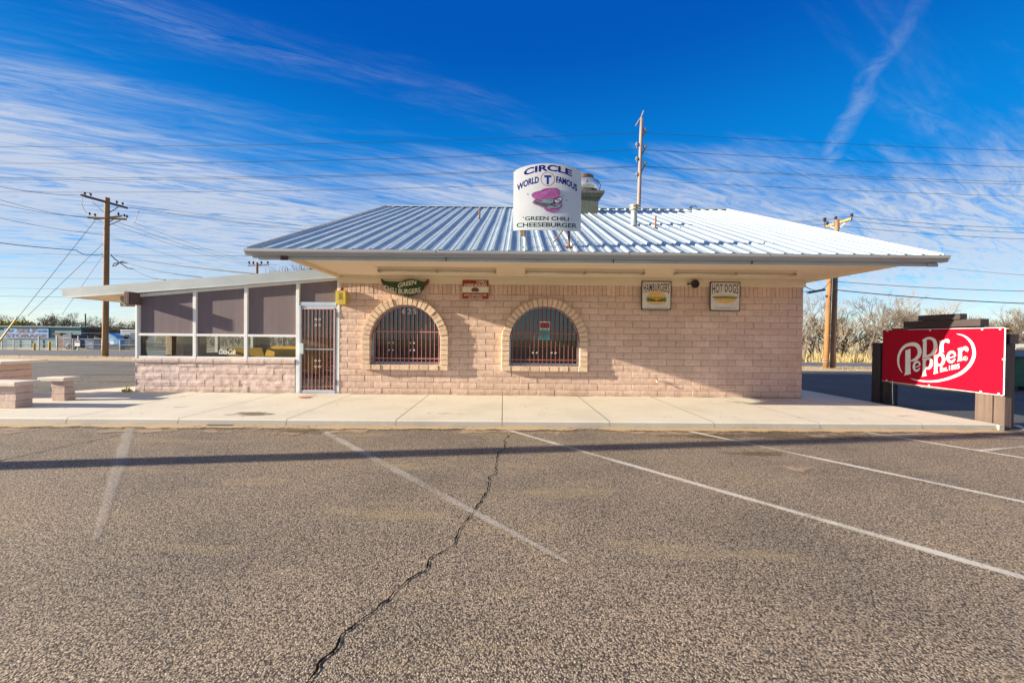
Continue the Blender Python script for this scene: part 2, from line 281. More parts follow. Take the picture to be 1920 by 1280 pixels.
BENCHTOP = mat('bench_slab_paint', (0.66, 0.57, 0.47), 0.7, 0, 0.12, 5, 0.3, 50); TARP = mat('blue_tarp', (0.10, 0.33, 0.62), 0.5, 0, 0.2, 3); DUMPB = mat('blue_steel', (0.03, 0.12, 0.25), 0.5, 0, 0.25, 4); RVW = mat('trailer_grey', (0.34, 0.38, 0.42), 0.5, 0, 0.1, 3); DUMPG = mat('green_steel', (0.02, 0.10, 0.06), 0.5, 0, 0.2, 4)
PALEPOLE = mat('pale_pole', (0.25, 0.20, 0.175), 0.7, 0.1, 0.2, 3, 0.2, 30, (6, 6, 0.5)); PIPE = mat('galvanised_pipe', (0.42, 0.43, 0.42), 0.45, 0.6, 0.2, 10); TEALPAPER = mat('teal_paper', (0.08, 0.48, 0.48), 0.7); STEEL = mat('bright_steel', (0.62, 0.64, 0.66), 0.28, 0.9, 0.08, 5)
FANRUST = mat('streaked_curb', (0.15, 0.09, 0.025), 0.7, 0.1, 0.5, 6, 0.2, 30, (8, 8, 0.6), None, (0.13, 0.18, 0.18))
# ------------------------------------------------------------------ mesh helpers
def wl(o):
    v = Vector((0, 0, 0))
    while o is not None: v += o.location; o = o.parent
    return v
class MB:
    def __init__(s): s.v = []; s.f = []; s.mi = []; s.a = {}
    def add(s, vs, fs, mi=0):
        b = len(s.v); s.v += [tuple(v) for v in vs]; s.f += [tuple(b + i for i in f) for f in fs]; s.mi += [mi] * len(fs); return s
    def box(s, x0, x1, y0, y1, z0, z1, mi=0):
        return s.add([(x0, y0, z0), (x1, y0, z0), (x1, y1, z0), (x0, y1, z0), (x0, y0, z1), (x1, y0, z1), (x1, y1, z1), (x0, y1, z1)],
                     [(0, 3, 2, 1), (4, 5, 6, 7), (0, 1, 5, 4), (1, 2, 6, 5), (2, 3, 7, 6), (3, 0, 4, 7)], mi)
    def hexa(s, b, t, mi=0):            # two 4-point rings
        return s.add(list(b) + list(t), [(3, 2, 1, 0), (4, 5, 6, 7), (0, 1, 5, 4), (1, 2, 6, 5), (2, 3, 7, 6), (3, 0, 4, 7)], mi)
    def bar(s, a, b, w, h, mi=0):        # rectangular bar from a to b
        a = Vector(a); b = Vector(b); d = (b - a).normalized(); up = Vector((0, 0, 1)) if abs(d.z) < 0.95 else Vector((0, 1, 0))
        r = d.cross(up).normalized() * (w / 2); u = r.cross(d).normalized() * (h / 2)
        return s.hexa([a - r - u, a + r - u, a + r + u, a - r + u], [b - r - u, b + r - u, b + r + u, b - r + u], mi)
    def tube(s, pts, rad, n=8, mi=0, cap=True):
        pts = [Vector(p) for p in pts]; rs = rad if isinstance(rad, (list, tuple)) else [rad] * len(pts); b = len(s.v); prev = None
        for i, p in enumerate(pts):
            d = (pts[min(i + 1, len(pts) - 1)] - pts[max(i - 1, 0)]).normalized()
            if prev is None: r = d.orthogonal().normalized()
            else:
                r = prev - d * prev.dot(d); r = r.normalized() if r.length > 1e-6 else d.orthogonal().normalized()
            prev = r; u = d.cross(r)
            for k in range(n):
                a = 2 * math.pi * k / n; s.v.append(tuple(p + (r * math.cos(a) + u * math.sin(a)) * rs[i]))
        for i in range(len(pts) - 1):
            for k in range(n):
                k2 = (k + 1) % n; s.f.append((b + i * n + k, b + i * n + k2, b + (i + 1) * n + k2, b + (i + 1) * n + k)); s.mi.append(mi)
        if cap:
            s.f.append(tuple(b + k for k in reversed(range(n)))); s.f.append(tuple(b + (len(pts) - 1) * n + k for k in range(n))); s.mi += [mi, mi]
        return s
    def lathe(s, c, prof, n=24, mi=0):   # prof: (r, z) about the vertical through c
        b = len(s.v)
        for r, z in prof:
            for k in range(n):
                a = 2 * math.pi * k / n; s.v.append((c[0] + r * math.cos(a), c[1] + r * math.sin(a), c[2] + z))
        for i in range(len(prof) - 1):
            for k in range(n):
                k2 = (k + 1) % n; s.f.append((b + i * n + k, b + i * n + k2, b + (i + 1) * n + k2, b + (i + 1) * n + k)); s.mi.append(mi)
        s.f.append(tuple(b + k for k in reversed(range(n)))); s.f.append(tuple(b + (len(prof) - 1) * n + k for k in range(n))); s.mi += [mi, mi]
        return s
    def poly(s, pts, mi=0): return s.add(pts, [tuple(range(len(pts)))], mi)
    def slab(s, pts, dv, mi=0):          # polygon extruded by the vector dv
        n = len(pts); dv = Vector(dv); vs = [Vector(p) for p in pts] + [Vector(p) + dv for p in pts]
        return s.add(vs, [tuple(range(n)), tuple(range(2 * n - 1, n - 1, -1))] + [(i, n + i, n + (i + 1) % n, (i + 1) % n) for i in range(n)], mi)
    def build(s, name, m, parent=None, smooth=False, bevel=0, label=None, loc=None):
        me = bpy.data.meshes.new(name); off = wl(parent) if parent is not None else Vector(loc or (0, 0, 0))
        me.from_pydata([(x - off.x, y - off.y, z - off.z) for x, y, z in s.v], [], s.f)
        for mm in (m if isinstance(m, (list, tuple)) else [m]): me.materials.append(mm)
        if len(me.materials) > 1: me.polygons.foreach_set('material_index', s.mi)
        for k, vals in s.a.items():
            at = me.attributes.new(k, 'FLOAT', 'POINT'); at.data.foreach_set('value', vals)
        bm = bmesh.new(); bm.from_mesh(me)
        if not s.a.get('keep'): bmesh.ops.recalc_face_normals(bm, faces=bm.faces)
        bm.to_mesh(me); bm.free()
        if smooth: me.polygons.foreach_set('use_smooth', [True] * len(me.polygons))
        me.update(); o = bpy.data.objects.new(name, me); COL.objects.link(o)
        if parent is not None: o.parent = parent
        elif loc is not None: o.location = loc
        if bevel:
            b = o.modifiers.new('bevel', 'BEVEL'); b.width = bevel; b.segments = 2; b.limit_method = 'ANGLE'
        if label: o['label'] = label
        return o
def _parts(s, name, m, parent, **k):     # every separate piece becomes a child of its own
    up = list(range(len(s.v)))
    def find(i):
        while up[i] != i: up[i] = up[up[i]]; i = up[i]
        return i
    for f in s.f:
        r = find(f[0])
        for i in f[1:]: up[find(i)] = r
    gr = {}
    for f, mi in zip(s.f, s.mi): gr.setdefault(find(f[0]), []).append(f)
    out = []
    for fs in gr.values():
        q = MB(); ix = {}
        for f in fs:
            for i in f:
                if i not in ix: ix[i] = len(q.v); q.v.append(s.v[i])
            q.f.append(tuple(ix[i] for i in f)); q.mi.append(0)
        out.append(q.build(name, m, parent, **k))
    return out
MB.parts = _parts
def thing(name, label, cat, loc=(0, 0, 0), group=None):
    o = bpy.data.objects.new(name, None); COL.objects.link(o); o.location = loc; o.empty_display_size = 0.2
    return tag(o, label, cat, group)
def tag(o, label, cat, group=None):
    o['label'] = label; o['category'] = cat
    if group: o['group'] = group
    return o
def struct(o, kind='structure', label=None):
    o['kind'] = kind
    if label: o['label'] = label
    return o
def text2d(s, size=1.0, bold=0.0, shear=0.0, spacing=1.0):
    c = bpy.data.curves.new('t', 'FONT'); c.body = s; c.size = size; c.offset = bold; c.shear = shear; c.space_character = spacing; c.align_x = 'CENTER'; c.resolution_u = 4
    o = bpy.data.objects.new('t', c); COL.objects.link(o)
    dg = bpy.context.evaluated_depsgraph_get(); dg.update(); e = o.evaluated_get(dg); me = e.to_mesh()
    vs = [(v.co.x, v.co.y) for v in me.vertices]; fs = [tuple(p.vertices) for p in me.polygons]; e.to_mesh_clear()
    bpy.data.objects.remove(o); bpy.data.curves.remove(c)
    return vs, fs
def text_fit(mb, s, w, h, fn, bold=0.02, shear=0.0, spacing=1.0, mi=0):
    """text fitted in a box w x h centred on 0,0 and mapped by fn(u, v) -> 3D"""
    vs, fs = text2d(s, 1.0, bold, shear, spacing)
    x0 = min(v[0] for v in vs); x1 = max(v[0] for v in vs); y0 = min(v[1] for v in vs); y1 = max(v[1] for v in vs)
    q = [((x - (x0 + x1) / 2) / (x1 - x0) * w, (y - (y0 + y1) / 2) / (y1 - y0) * h) for x, y in vs]
    mb.add([fn(a, b) for a, b in q], fs, mi)
def strip(pts, w, z=0.004, n=1, jitter=0.0, seed=0, taper=None):
    """flat ribbon on the ground along pts; attribute edge = 1 in the middle, 0 at the rim"""
    rnd = random.Random(seed); mb = MB(); ed = []; pts = [Vector(p) for p in pts]
    for i, p in enumerate(pts):
        d = (pts[min(i + 1, len(pts) - 1)] - pts[max(i - 1, 0)]); d.z = 0; d.normalize(); r = Vector((d.y, -d.x, 0))
        ww = w * (1 + rnd.uniform(-jitter, jitter)); ww *= (taper(i / (len(pts) - 1)) if taper else 1)
        for k, e in ((-1, 0), (-0.4, 1), (0.4, 1), (1, 0)):
            mb.v.append(tuple(p + r * (ww / 2 * k) + Vector((0, 0, z)))); ed.append(e)
    for i in range(len(pts) - 1):
        for k in range(3): mb.f.append((i * 4 + k, i * 4 + k + 1, i * 4 + 5 + k, i * 4 + 4 + k)); mb.mi.append(0)
    mb.a['edge'] = ed; return mb
def lerp(a, b, t): return a + (b - a) * t
def seg(a, b, n): return [Vector(a).lerp(Vector(b), i / n) for i in range(n + 1)]
def patch(cx, cy, rx, ry, z, seed, n=28, rings=4):
    rnd = random.Random(seed); mb = MB(); ed = [1.0]; mb.v.append((cx, cy, z)); ph = [rnd.uniform(0, 6.28) for _ in range(4)]
    for j in range(1, rings + 1):
        for k in range(n):
            a = 2 * math.pi * k / n; r = j / rings * (1 + 0.18 * math.sin(2 * a + ph[0]) + 0.12 * math.sin(3 * a + ph[1]) + 0.08 * math.sin(5 * a + ph[2]))
            mb.v.append((cx + rx * r * math.cos(a), cy + ry * r * math.sin(a), z)); ed.append(1 - j / rings)
    for k in range(n): mb.f.append((0, 1 + k, 1 + (k + 1) % n)); mb.mi.append(0)
    for j in range(rings - 1):
        for k in range(n):
            a = 1 + j * n; mb.f.append((a + k, a + n + k, a + n + (k + 1) % n, a + (k + 1) % n)); mb.mi.append(0)
    mb.a['edge'] = ed; return mb
# block wall: a relief of courses and joints. fx(s) gives position along the wall
def blockwall(s0, s1, z0, courses, pos, out, rough=0.004, seed=1, cut=None, bl=0.4064, jw=0.007, jd=0.009, soldier=None, bulge=0.004, phase=0.0):
    """courses: list of heights; pos(s,z,d) -> 3D with d metres outward"""
    rnd = random.Random(seed); mb = MB(); tone = []
    half = bl / 2; k0 = math.floor((s0 - phase) / half) - 1; k1 = math.ceil((s1 - phase) / half) + 1
    xs = set([s0, s1])
    for k in range(k0, k1 + 1):
        x = phase + k * half
        for d in (-jw, 0.0, jw, 0.035, half - 0.035, half * 0.36, half * 0.64): xs.add(round(x + d, 5))
    if soldier:
        n = int((s1 - s0) / soldier)
        for k in range(n + 1):
            for d in (-jw, 0.0, jw): xs.add(round(s0 + k * soldier + d, 5))
    xs = sorted(x for x in xs if s0 <= x <= s1); xs = [x for i, x in enumerate(xs) if i == 0 or x - xs[i - 1] > 0.002]
    z = z0; rows = []
    for ci, h in enumerate(courses):
        for fr, tp in ((0.0, 'j'), (jw / h, 'b'), (0.2, 'b'), (0.5, 'm'), (0.8, 'b'), (1 - jw / h, 'b')): rows.append((z + fr * h, ci, tp))
        z += h
    rows.append((z, len(courses) - 1, 'j'))
    bo = {}; nx = len(xs)
    for (zz, ci, tp) in rows:
        isold = soldier and ci == len(courses) - 1
        for x in xs:
            if isold:
                q = (x - s0) / soldier; key = (ci, int(math.floor(q))); nr = abs(q - round(q)) * soldier
            else:
                q = (x - phase) / bl + (0.5 if ci % 2 else 0); key = (ci, int(math.floor(q))); nr = abs(q - round(q)) * bl
            if key not in bo: bo[key] = (rnd.uniform(-1, 1) * rough, rnd.random(), rnd.uniform(-1, 1) * 0.012)
            o_, t_, s_ = bo[key]
            d = o_ + (bulge if tp == 'm' else 0)
            if nr < 0.0015 or tp == 'j': d = -jd + mnoise.noise(Vector((x * 9, zz * 9, seed))) * 0.004
            d += mnoise.noise(Vector((x * 7, zz * 11, seed * 3.1))) * rough * 0.9
            mb.v.append(tuple(pos(x, zz, d))); tone.append(t_)
    nr_ = len(rows)
    # make vertical joints: quads whose both ends are within the joint are sunk
    for j in range(nr_ - 1):
        for i in range(nx - 1):
            cx_ = (xs[i] + xs[i + 1]) / 2; cz = (rows[j][0] + rows[j + 1][0]) / 2
            if cut and cut(cx_, cz): continue
            mb.f.append((j * nx + i, j * nx + i + 1, (j + 1) * nx + i + 1, (j + 1) * nx + i)); mb.mi.append(0)
    mb.a['tone'] = tone
    return mb
# ------------------------------------------------------------------ ground
YW, YE, YC = 9.37, 6.91, 6.5          # facade, eave, kerb
XL, XR = -3.87, 7.05                   # main walls
SXL = -8.65                            # sun room left wall
ZS = 0.10                              # sidewalk level
def sheet(name, xs, ys, z, m, label=None, kind='structure'):
    mb = MB()
    for y in ys:
        for x in xs: mb.v.append((x, y, gz(y) + z))
    nx = len(xs)
    for j in range(len(ys) - 1):
        for i in range(nx - 1): mb.f.append((j * nx + i, j * nx + i + 1, (j + 1) * nx + i + 1, (j + 1) * nx + i)); mb.mi.append(0)
    return struct(mb.build(name, m), kind, label)
sheet('ground', [-900, -60, 60, 900], [-200, 24, 30, 36, 42, 50, 1500], -0.02, FIELD, 'dry tan field and dirt reaching to the horizon')
sheet('parking_lot', [-60, 14.5], [-40, 0, 21.8], 0.0, A_LOT, 'worn grey brown asphalt parking lot')
sheet('driveway', [14.5, 40], [-40, 17.3], 0.0, A_LOT, 'asphalt at the right of the sidewalk')
mb = MB(); mb.add([(8.15, 6.75, .006), (14.5, 6.75, .006), (40, 9.0, .006), (40, 17.3, .006), (7.0, 17.5, .006), (7.0, 9.0, .006)], [(0, 1, 2, 3, 4, 5)])
struct(mb.build('side_driveway', A_SIDE), 'structure', 'smoother dark asphalt driveway beside the building')
sheet('dirt_verge', [-70, 60], [17.3, 20, 22, 24, 26.5], 0.003, DIRT, 'dry dirt strip between lot and road') if False else None
mb = MB(); mb.add([(9, 17.3, .010), (60, 17.3, .010), (60, 22.3, .010), (9, 22.3, .010)], [(0, 1, 2, 3)])
struct(mb.build('dirt_verge', DIRT), 'structure', 'sandy strip between the driveway and the road at right')
mb = MB(); L_ = [(-75, 21.6), (-50, 21.0), (-30, 20.2), (-18, 20.8), (-6, 20.6)]
for x, y in L_: mb.v.append((x, y, .008))
for x, y in reversed(L_): mb.v += [(x, 24, .008)]
for x, y in L_: mb.v.append((x, 27.4, gz(27.4) + .008))
for i in range(4):
    a, b = i, i + 1; mb.f += [(a, b, 9 - b, 9 - a), (9 - a, 9 - b, 10 + b, 10 + a)]; mb.mi += [0, 0]
struct(mb.build('dirt_shoulder', DIRT), 'structure', 'bare dirt strip between the lot and the far road at left')
sheet('road', [-400, -6, 9, 400], [22.3, 24, 27.0, 31.5], -0.004, A_ROAD, 'grey asphalt road beyond the lot')
ys_ = [27.2, 30, 35, 40, G(60, 656).y - .3]
mb = MB()
for y in ys_: mb.v += [(-90, y, gz(y) + .003), (-6, y, gz(y) + .003)]
for i in range(4): mb.f.append((2 * i, 2 * i + 1, 2 * i + 3, 2 * i + 2)); mb.mi.append(0)
struct(mb.build('far_road', A_ROAD), 'structure', 'pale grey road in front of the storage yard')
mb = MB(); q = [(-60, 9.0), (-30, 8.8), (-11.5, 8.9), (-9.2, 11.5), (-9.0, 21), (-60, 21)]
mb.add([(x, y, .005) for x, y in q], [tuple(range(6))]); struct(mb.build('old_asphalt', A_OLD), 'structure', 'older darker grey asphalt left of the sun room')
for k_, (x, y, rx, ry) in enumerate([(-14, 10.5, 2.5, .25), (-17, 12.5, 4, .3), (-13, 14, 3, .3), (-22, 16, 5, .5), (-15, 18, 4, .4), (-28, 19, 6, .5), (-11.5, 12, 1.6, .2), (-20, 10.4, 3, .2)]):
    struct(patch(x, y, rx, ry, .009 + .0003 * k_, 50 + k_).build('stain', TAN if k_ % 2 else STAIN), 'structure', 'streak of dirt on the old asphalt')
# sidewalk slabs with kerb: one sheet of slabs with open joints over a darker base
def yk(x): return lerp(6.33, 6.60, (x + 8.0) / 16.2) if x > -16 else 6.1
sw = MB(); base = MB()
js = [1.74 * k + (0.02 if k % 2 else 0) for k in range(-9, 5)] + [8.22]
js[0] = -16.0
for a, b in zip(js[:-1], js[1:]):
    g = 0.006
    if b <= XR + 0.1:
        yb0 = yb1 = YW + 0.05
        if a < SXL - 0.3: continue
    yb0 = yb1 = YW + 0.05
    if a >= 6.9: yb0 = yb1 = 17.0
    ya, yb = yk(a), yk(b)
    rb = 0.018
    sw.add([(a + g, ya + rb, ZS), (b - g, yb + rb, ZS), (b - g, yb1, ZS), (a + g, yb0, ZS), (a + g, ya, ZS - rb), (b - g, yb, ZS - rb), (a + g, ya - .012, 0), (b - g, yb - .012, 0)],
           [(0, 1, 2, 3), (4, 5, 1, 0), (6, 7, 5, 4), (1, 5, 7), (0, 6, 4)])
# apron left of the sun room, its back edge running diagonally
pl = [(-16, yk(-16) + .018, ZS), (js[4] - .006, yk(js[4]) + .018, ZS), (js[4] - .006, YW + .05, ZS), (-8.70, 11.4, ZS), (-10.4, 8.72, ZS), (-16, 4.9 + 2.6, ZS)]
sw.add(pl + [(-16, yk(-16), ZS - .018), (js[4] - .006, yk(js[4]), ZS - .018), (-16, yk(-16) - .012, 0), (js[4] - .006, yk(js[4]) - .012, 0)], [(0, 1, 2, 3, 4, 5), (6, 7, 1, 0), (8, 9, 7, 6)])
sw.add([(js[4], YW + .05, ZS), (-8.70, YW + .05, ZS), (-8.70, 11.4, ZS)], [(0, 1, 2)])
struct(sw.build('sidewalk', CONC), 'structure', 'pale concrete sidewalk with kerb in front of the restaurant')
for x in js[5:-1]: base.box(x - .012, x + .012, yk(x) + .004, 9.4, 0, ZS - .012)
struct(base.build('sidewalk_joints', CURB), 'structure', 'dark joints between the slabs')
kb = MB(); q = [x for x in js if x >= -16]
for a, b in zip(q[:-1], q[1:]):
    kb.add([(a + .004, yk(a) - .004, ZS - .022), (b - .004, yk(b) - .004, ZS - .022), (a + .004, yk(a) - .018, 0), (b - .004, yk(b) - .018, 0)], [(2, 3, 1, 0)])
struct(kb.build('kerb', CURB), 'structure', 'grey weathered kerb face')
# right hand edge of the walk
mb = MB(); mb.box(8.216, 8.30, 6.56, 17, 0, ZS - .01); struct(mb.build('sidewalk_edge', CURB), 'structure', 'edge of the sidewalk at right')
# sand, stains, paint, cracks
def ribbon(name, pts, w, m, z, label, n=24, jit=0.0, seed=0, taper=None):
    full = []
    for a, b in zip(pts[:-1], pts[1:]): full += seg(a, b, max(2, int(n / (len(pts) - 1))))[:-1]
    full.append(Vector(pts[-1])); o = strip(full, w, z, 1, jit, seed, taper).build(name, m); return struct(o, 'structure', label)
ribbon('drifted_sand', [(-15.9, yk(-16) - .13, 0), (-8, yk(-8) - .13, 0), (8.2, yk(8.2) - .13, 0)], 0.30, DUST, 0.012, 'sand drifted along the foot of the kerb', 160, 0.5, 3)
ribbon('gutter_stain', [(-15.9, yk(-16) - .18, 0), (-8, yk(-8) - .18, 0), (9, yk(8.2) - .18, 0)], 0.28, worn('kerb_dirt', (.14, .10, .06), .16, 6, .8, .12), 0.0075, 'dark dirt patches along the kerb', 120, 0.6, 18)
ribbon('gutter_stain', [(-15.9, yk(-16) - .3, 0), (-8, yk(-8) - .3, 0), (9, yk(8.2) - .3, 0)], 0.8, TAN, 0.006, 'brown dirt stain along the kerb', 80, 0.5, 8)
lines = [((245, 797), (180, 1010), PAINT3), ((590, 800), (1065, 1055), PAINT2), ((940, 803), (1915, 1083), PAINT), ((1265, 803), (1925, 943), PAINT), ((1590, 805), (1990, 871), PAINT), ((1640, 817), (1735, 813), PAINT2)]
for i, (a, b, m) in enumerate(lines):
    A, B = PZ(*a), PZ(*b); B = A + (B - A) * (1.6 if i in (2,) else 1.0)
    ribbon('parking_line', [A, B], 0.105 if i in (2, 3, 4, 5) else 0.15, m, 0.008, None, 30, 0.06, i, (lambda t: 1 - .6 * max(0, t - .6) / .4) if i < 2 else None)
A, B = PZ(1835, 846), PZ(1960, 834); ribbon('parking_line', [A, B], 0.11, PAINT, 0.0095, None, 20, 0.05, 9)
A, B = PZ(1905, 797), PZ(1990, 838); ribbon('parking_line', [A, B], 0.11, PAINT, 0.0095, None, 20, 0.05, 10)
cr = [(835, 275), (795, 315), (800, 360), (760, 390), (745, 470), (760, 495), (712, 520), (705, 580), (700, 610), (650, 670), (620, 720), (575, 780), (530, 850), (515, 890), (460, 935), (400, 970), (340, 1050), (230, 1120), (150, 1190), (80, 1270)]
cp = [(680 + x / 3, 720 + y / 3) for x, y in cr] + [(668, 1170), (640, 1192), (622, 1222), (600, 1245), (585, 1268), (560, 1300)]
def crackline(name, pix, w0, w1, seed, label):
    rnd = random.Random(seed); pts = []
    w = [PZ(*p) for p in pix]
    for a, b in zip(w[:-1], w[1:]):
        k = max(3, int((b - a).length / 0.03))
        for i in range(k):
            t = i / k; pts.append(a.lerp(b, t) + Vector((mnoise.noise(Vector((len(pts) * .31, seed, 0))) * .035, mnoise.noise(Vector((len(pts) * .31, seed, 9))) * .03, 0)))
    mb = MB(); n = len(pts)
    for i, p in enumerate(pts):
        d = (pts[min(i + 2, n - 1)] - pts[max(i - 2, 0)]).normalized(); r = Vector((d.y, -d.x, 0)); ww = lerp(w0, w1, i / n) * rnd.uniform(.35, 1.4)
        mb.v += [tuple(p + r * ww + Vector((0, 0, .0045))), tuple(p - r * ww + Vector((0, 0, .0045)))]
    for i in range(n - 1): mb.f.append((2 * i, 2 * i + 1, 2 * i + 3, 2 * i + 2)); mb.mi.append(0)
    struct(mb.build(name, mat('crack_shadow', (0.008, 0.007, 0.007), 1.0, spec=0)), 'structure', label)
crackline('asphalt_crack', cp, .0045, .006, 4, 'long jagged crack through the asphalt')
crackline('asphalt_crack', [(-20, 868), (50, 853), (130, 835), (230, 815), (300, 803), (350, 797)], .006, .004, 5, 'thin crack across the asphalt at left')
for i, (px, py, rx, ry, m) in enumerate([(1450, 816, .85, .22, STAIN), (1330, 818, .6, .2, STAIN), (1600, 818, .6, .2, STAIN), (1420, 850, .5, .12, STAIN), (560, 808, .6, .12, STAIN), (790, 815, .5, .1, TAN), (1480, 880, .9, .3, TAN)]):
    p = PZ(px, py); struct(patch(p.x, p.y, rx, ry, .007 + .0003 * i, 20 + i).build('stain', m), 'structure', 'brown stain on the asphalt')
p = PZ(465, 777, ZS); struct(patch(p.x, p.y + .05, .42, .16, ZS + .0085, 77).build('damp_stain', DAMP), 'structure', 'damp stain on the sidewalk by the drain')
rs = random.Random(31)
GUM = mat('old_gum', (.20, .17, .14), .8); q = MB()
for k in range(70):
    x = rs.uniform(-9, 8); y = rs.uniform(yk(x) + .15, YW - .15); r_ = rs.uniform(.008, .022); q.poly([(x + r_ * math.cos(a * 1.05), y + r_ * math.sin(a * 1.05) * rs.uniform(.8, 1.1), ZS + .003) for a in range(6)])
struct(q.build('gum_spots', GUM), 'stuff', 'dark gum spots and grit on the sidewalk')
SW2 = worn('faint_concrete_stain', (0.30, 0.24, 0.17), 0.10, 5, .45)
for k, (x, y, rx, ry) in enumerate([(-6.2, 7.4, .8, .3), (-2.7, 9.1, .5, .15), (.8, 8.9, .9, .25), (2.6, 7.0, .8, .25), (5.2, 8.6, 1.1, .3), (7.3, 7.2, .7, .3), (-4.3, 9.0, .4, .2), (4.0, 6.9, .5, .2), (-.8, 7.0, .7, .2), (6.0, 6.9, .6, .15)]):
    struct(patch(x, y, rx, ry, ZS + .0045 + .0003 * k, 90 + k).build('stain', SW2), 'structure', 'faint stain on the sidewalk')
struct(strip(seg((-8.4, YW - .05, 0), (7.0, YW - .05, 0), 60), .16, ZS + .008, 1, .5, 5).build('wall_foot_dirt', worn('foot_dirt', (.30, .21, .12), .16, 12, .7)), 'structure', 'dirt along the foot of the wall')
mb = MB(); xa = PZ(415, 790).x; xb = PZ(462, 790).x
mb.box(xa, xb, yk(xa) - .09, yk(xa) - .02, -.02, .016); struct(mb.build('kerb_drain', mat('drain_dark', (0.03, .03, .03), 1)), 'structure', 'dark drain notch at the kerb')
# ------------------------------------------------------------------ restaurant
bld = thing('restaurant_building', 'single storey pink block restaurant with a ribbed metal roof and two arched barred windows', 'restaurant', (1.5, YW, 0))
AW = [(-2.286, 1.373), (0.974, 1.373)]; RI, RO = .82, 1.005; ZO = .794
def incut(x, z):
    for cx_, cz in AW:
        rm = (RI + RO) / 2
        if abs(x - cx_) < rm - .01 and ZO - .06 < z < cz: return True
        if (x - cx_) ** 2 + (z - cz) ** 2 < rm * rm and z >= cz: return True
    return False
co = [.148] * 16 + [.245]
blockwall(XL, XR, ZS - .01, co, lambda s, z, d: (s, YW - d, z), 1, .0035, 1, incut, soldier=.1016, jd=.015, jw=.008).build('wall', BLOCK, bld)
fr = MB(); fr.box(XL - .02, XR + .03, YW - .045, YW + .10, 2.695, 2.875); fr.box(XL - .02, XR + .03, YW - .06, YW - .0452, 2.79, 2.874)
fr.build('frieze_board', FRIEZE, bld, bevel=.004, label='cream board along the top of the wall under the soffit')
# side and rear walls, with the inside faces
sd = blockwall(YW, 15.4, ZS - .01, [.148] * 18, lambda s, z, d: (XR + d, s, z), 1, .0035, 2)
sd.build('side_wall', BLOCK, bld)
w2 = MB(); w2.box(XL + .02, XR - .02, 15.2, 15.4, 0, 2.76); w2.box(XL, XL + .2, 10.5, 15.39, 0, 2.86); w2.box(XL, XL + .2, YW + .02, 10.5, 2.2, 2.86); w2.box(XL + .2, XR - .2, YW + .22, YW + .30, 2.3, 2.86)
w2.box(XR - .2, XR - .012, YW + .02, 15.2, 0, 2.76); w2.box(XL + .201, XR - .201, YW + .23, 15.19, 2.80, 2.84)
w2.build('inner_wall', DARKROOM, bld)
# inside lining around the windows
li = MB()
for cx_, cz in AW:
    n = 24; pin = [(cx_ - RI - .02, ZO)] + [(cx_ + (RI + .02) * math.cos(math.pi * (1 - k / n)), cz + (RI + .02) * math.sin(math.pi * (1 - k / n))) for k in range(n + 1)] + [(cx_ + RI + .02, ZO)]
    b = len(li.v)
    for x, z in pin: li.v += [(x, YW - .02, z), (x, YW + .22, z)]
    for k in range(len(pin)): a = b + 2 * k; c = b + 2 * ((k + 1) % len(pin)); li.f.append((a, c, c + 1, a + 1)); li.mi.append(0)
li.parts('window_reveal', SURR, bld)
fl = MB(); fl.box(XL + .2, XR - .2, YW + .1, 15.2, 0.02, ZS + .02); fl.build('floor', mat('dark_floor', (.10, .08, .07), .5), bld)
# soffit
so = MB(); so.box(-3.86, 7.08, YE + .09, YW - .001, 2.875, 2.90); so.build('soffit', SOFF, bld, label='cream painted porch ceiling')
ss_ = MB()
for x in [-2.6, 0.0, 2.4, 4.8]: ss_.box(x - .006, x + .006, YE + .1, YW - .06, 2.8715, 2.8745)
ss_.box(-3.87, -3.80, YE + .1, YW - .06, 2.80, 2.874); ss_.box(7.02, 7.09, YE + .1, YW - .06, 2.80, 2.874)
ss_.parts('soffit_trim', SOFF, bld)
# roof sheets
XE0, XE1 = -4.40, 7.57; YR, ZR, ZE = 13.6, 5.86, 2.93; YB, ZB = 16.2, 4.72
def roofsheet(ya, za, yb, zb, fan0, fan1, t0=0, lift=0.0):
    mb = MB(); prof = []; n = 40; pit = (XE1 - XE0) / (n - .0)
    for k in range(n + 1):
        c = XE0 + k * pit
        for d, h in ((-.040, 0), (-.022, .037), (.022, .037), (.040, 0)): prof.append((c + d, h))
        if k < n:
            for m in (.36, .64): prof += [(c + pit * m - .018, 0), (c + pit * m - .008, .006), (c + pit * m + .008, .006), (c + pit * m + .018, 0)]
    prof = [q for q in prof if XE0 - .02 <= q[0] <= XE1 + .041]
    rows = 8; nx = len(prof); sl = (zb - za) / (yb - ya)
    for j in range(rows + 1):
        t = j / rows
        for x, h in prof:
            u_ = (x - XE0) / (XE1 - XE0); xx = x + lerp(lerp(fan0[0], fan0[1], t), lerp(fan1[0], fan1[1], t), u_)
            wv = mnoise.noise(Vector((x * 1.3, t * 4, 2.2))) * .006
            y = lerp(ya, yb, t); z = lerp(za, zb, t) + h + lift + wv * (0 if h > .02 else 1)
            mb.v.append((xx, y, z))
    for j in range(rows):
        for i in range(nx - 1): mb.f.append((j * nx + i, j * nx + i + 1, (j + 1) * nx + i + 1, (j + 1) * nx + i)); mb.mi.append(0)
    return mb
rf = roofsheet(YE, ZE, YR, ZR, (0, .42), (0, -.05)); rb = roofsheet(YR, ZR, YB, ZB, (.42, .42), (-.05, -.05)); rf.add(rb.v, rb.f)
roof = rf.build('roof', ROOF, bld, label='bright ribbed metal roof sheets, rusty in streaks')
cap = MB(); x0, x1 = XE0 + .40, XE1 - .03
